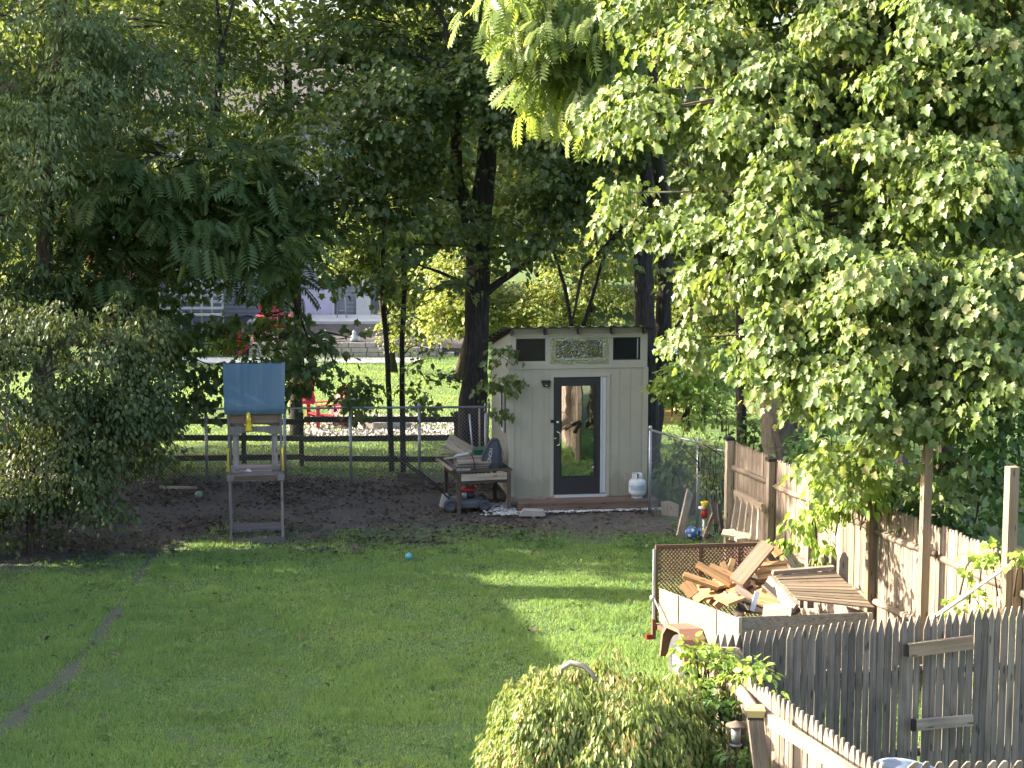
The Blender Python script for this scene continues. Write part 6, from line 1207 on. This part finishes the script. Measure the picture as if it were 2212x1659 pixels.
# far trees
for k, (nm, lab, base, mat, bl, dn, trk) in enumerate([
    ('young_maple', 'glowing yellow green maple seen between the saplings and the big trunk', (985, 770, 48), 'maple_far', [(1000, 630, 47, 90, 70, 1.4), (950, 690, 47, 70, 50, 1.2), (1080, 690, 47, 110, 50, 1.4), (1130, 640, 48, 70, 60, 1.2), (960, 560, 48, 60, 50, 1.0)], 8, .12),
    ('young_maple', 'lit maple hanging over the lavender doors of the far house', (850, 760, 50), 'maple_far', [(760, 560, 50, 100, 60, 1.5), (820, 480, 50, 110, 80, 1.5), (870, 620, 50, 60, 60, 1.2), (900, 700, 50, 60, 50, 1.0), (720, 480, 51, 60, 60, 1, .6)], 7, .14),
    ('orchard_tree', 'autumn tinged tree behind the shed roof', (1290, 800, 47), 'maple_far', [(1240, 640, 47, 90, 70, 1.4), (1340, 600, 47, 80, 80, 1.4), (1280, 520, 48, 90, 70, 1.4), (1200, 560, 47, 60, 60, 1.0, .6), (1180, 690, 46, 60, 30, .8)], 6, .12),
    ('orchard_tree', 'green and russet tree right of the shed beyond the lawn', (1520, 800, 42), 'wood_far', [(1500, 700, 42, 90, 60, 1.2), (1560, 620, 43, 80, 90, 1.3), (1620, 760, 41, 70, 60, 1.1), (1450, 640, 43, 60, 60, 1.0)], 8, .12),
    ('orchard_tree', 'dark bushy tree below the limb right of the shed', (1480, 850, 41), 'under', [(1470, 840, 41, 60, 30, .8), (1560, 800, 40, 60, 50, .9)], 9, .08),
    ('hedge_tree', 'mid green tree beyond the neighbour lawn behind the ridged oak', (1780, 850, 40), 'wood_far', [(1720, 700, 42, 140, 120, 1.6), (1850, 620, 42, 160, 140, 1.6), (1620, 560, 43, 100, 100, 1.4)], 7, .15),
    ('hedge_tree', 'tall green tree far behind the forked walnut', (150, 800, 53), 'wood_far', [(250, 400, 56, 160, 100, 1.6, .5), (100, 620, 53, 130, 110, 1.5), (60, 740, 52, 110, 60, 1.3), (-40, 500, 55, 150, 200, 1.5)], 7, .15),
    ('hedge_tree', 'low green shrubs at the foot of the far house wall', (320, 770, 53), 'under', [(300, 720, 55, 70, 50, 1.0, .8), (430, 740, 54.6, 50, 30, .7, .6)], 7, .06)]):
    b0 = G(base[0], 760, 0) if False else Vector(((base[0]-1106)/ppm(base[2], 0), base[2], 0)); o = thing(nm, lab, 'tree', b0)
    C, BC = crown(o, 'crown', L_[mat], bl, dn*3.6, 24, .36, .105, T_SIMPLE, 80+k); g = MB(); cm = Vector(tuple(C.mean(0))); P = trunk(g, [b0, b0.lerp(cm, .5), cm, cm+Vector((0, 0, 1))], [trk, trk*.8, trk*.6, trk*.3], 8)
    limbs(g, C, BC, P, .03, .012, 9, k); g.build('trunk', MT['bark'], o)
# distant wood closing the view
rng = np.random.default_rng(90); n = 2600; x = rng.uniform(-30, 30, n); y = rng.uniform(66, 88, n); hmax = 13+4*np.sin(x*.3+1)+2*np.sin(x*.9); z_ = rng.uniform(.06, 1, n)**.8*hmax
C = np.stack([x, y, z_], 1); O = norm(np.stack([rng.normal(0, .5, n), -np.ones(n)*.6, rng.normal(.5, .4, n)], 1)); P, D, Nn, S, t_ = spray(C, O, 42, 1.15, .42, rng, clump_tint=.45); o = leafmesh('distant_wood', P, D, Nn, S, t_, T_SIMPLE, L_['wood_far'])
tag(o, 'mass of trees closing the view behind the far house', 'woods', None, 'stuff')

# unseen house and trees added on the left to shade the yard
nh = thing('shadow_house', 'unseen house added left of the lawn to cast its slanting shadow', 'house', (-18, 17, 0)); g = MB()  # unseen, its roof edge shaped to cast the slanting shadow on the lawn
ex = -13.2; hA, hB = 6.15, 7.5      # rake of the wall top seen by the sun, far end and ridge
g.hexa([Vector(v) for v in ((-20, 6, 0), (ex, 6, 0), (ex, 26.6, 0), (-20, 26.6, 0), (-20, 6, 6.2), (ex, 6, 6.2), (ex, 26.6, 6.2), (-20, 26.6, 6.2))], (7, 20, 6)); g.build('wall', MT['siding'], nh)
g = MB(); g.hexa([Vector(v) for v in ((-20.4, 5, 6.21), (ex+.05, 5, 6.21), (ex+.05, 21, 6.21), (-20.4, 21, 6.21), (-20.4, 5, 6.5), (ex+.05, 5, 6.5), (ex+.05, 21, 7.35), (-20.4, 21, 7.35))], (7, 15, .2)); g.hexa([Vector(v) for v in ((-20.4, 21, 6.21), (ex+.05, 21, 6.21), (ex+.05, 26.8, 6.21), (-20.4, 26.8, 6.21), (-20.4, 21, 7.35), (ex+.05, 21, 7.35), (ex+.05, 26.8, 6.55), (-20.4, 26.8, 6.55))], (7, 5, .2)); g.build('roof', MT['roofs'], nh)
g = MB(); g.bx(-14.2, -13.3, 25.7, 26.4, 6.3, 8.1); g.build('streak_chimney', MT['brick'], nh)  # added only to throw a dark streak across the lit lawn
SIDE = [(-12.8, 31.2, 6.0, 2.6, 2.4, 4.2), (-14.5, 34, 7.0, 3.0, 2.4, 5.5), (-18, 33, 8.0, 3.2, 3.4, 6.5), (-12.5, 36, 6.0, 2.4, 1.8, 5), (-21, 36, 9, 3, 2.6, 7), (-11.5, 29.8, 3.2, 1.5, 1.3, 2.6), (-16, 29.4, 11.8, 2.8, 2.4, 2.7), (-11.5, 27.7, 1.5, 1.8, .9, 1.6)]  # unseen trees and shrubs placed to block the sun from the left
for k, (x_, y_, zc, rx, ry, rz) in enumerate(SIDE):
    o = thing('added_shade_tree', ['unseen leafy tree added for shade, near end of the left row', 'second unseen tree added for shade in the left row', 'unseen tall tree added for shade furthest left', 'unseen tree added for shade, far end of the left row', 'unseen tallest tree added for shade at far left', 'unseen low shrub added for shade under the left row', 'unseen very tall slender tree added to shade the board fence', 'unseen low bush added for shade at the house corner'][k], 'tree', (x_, y_, 0)); rng = np.random.default_rng(200+k)
    C, O = dome((x_, y_, zc), rx, ry, rz*.8, int(80*rx), rng, -.9); P, D, Nn, S, t_ = spray(C, O, 26, .6, .24, rng); leafmesh('crown', P, D, Nn, S, t_, T_SIMPLE, L_['maple_dark'], o); g = MB(); trunk(g, [(x_, y_, -.1), (x_+.1, y_, 2), (x_, y_, zc+1)], [.25, .2, .1], 8); g.build('trunk', MT['bark'], o)
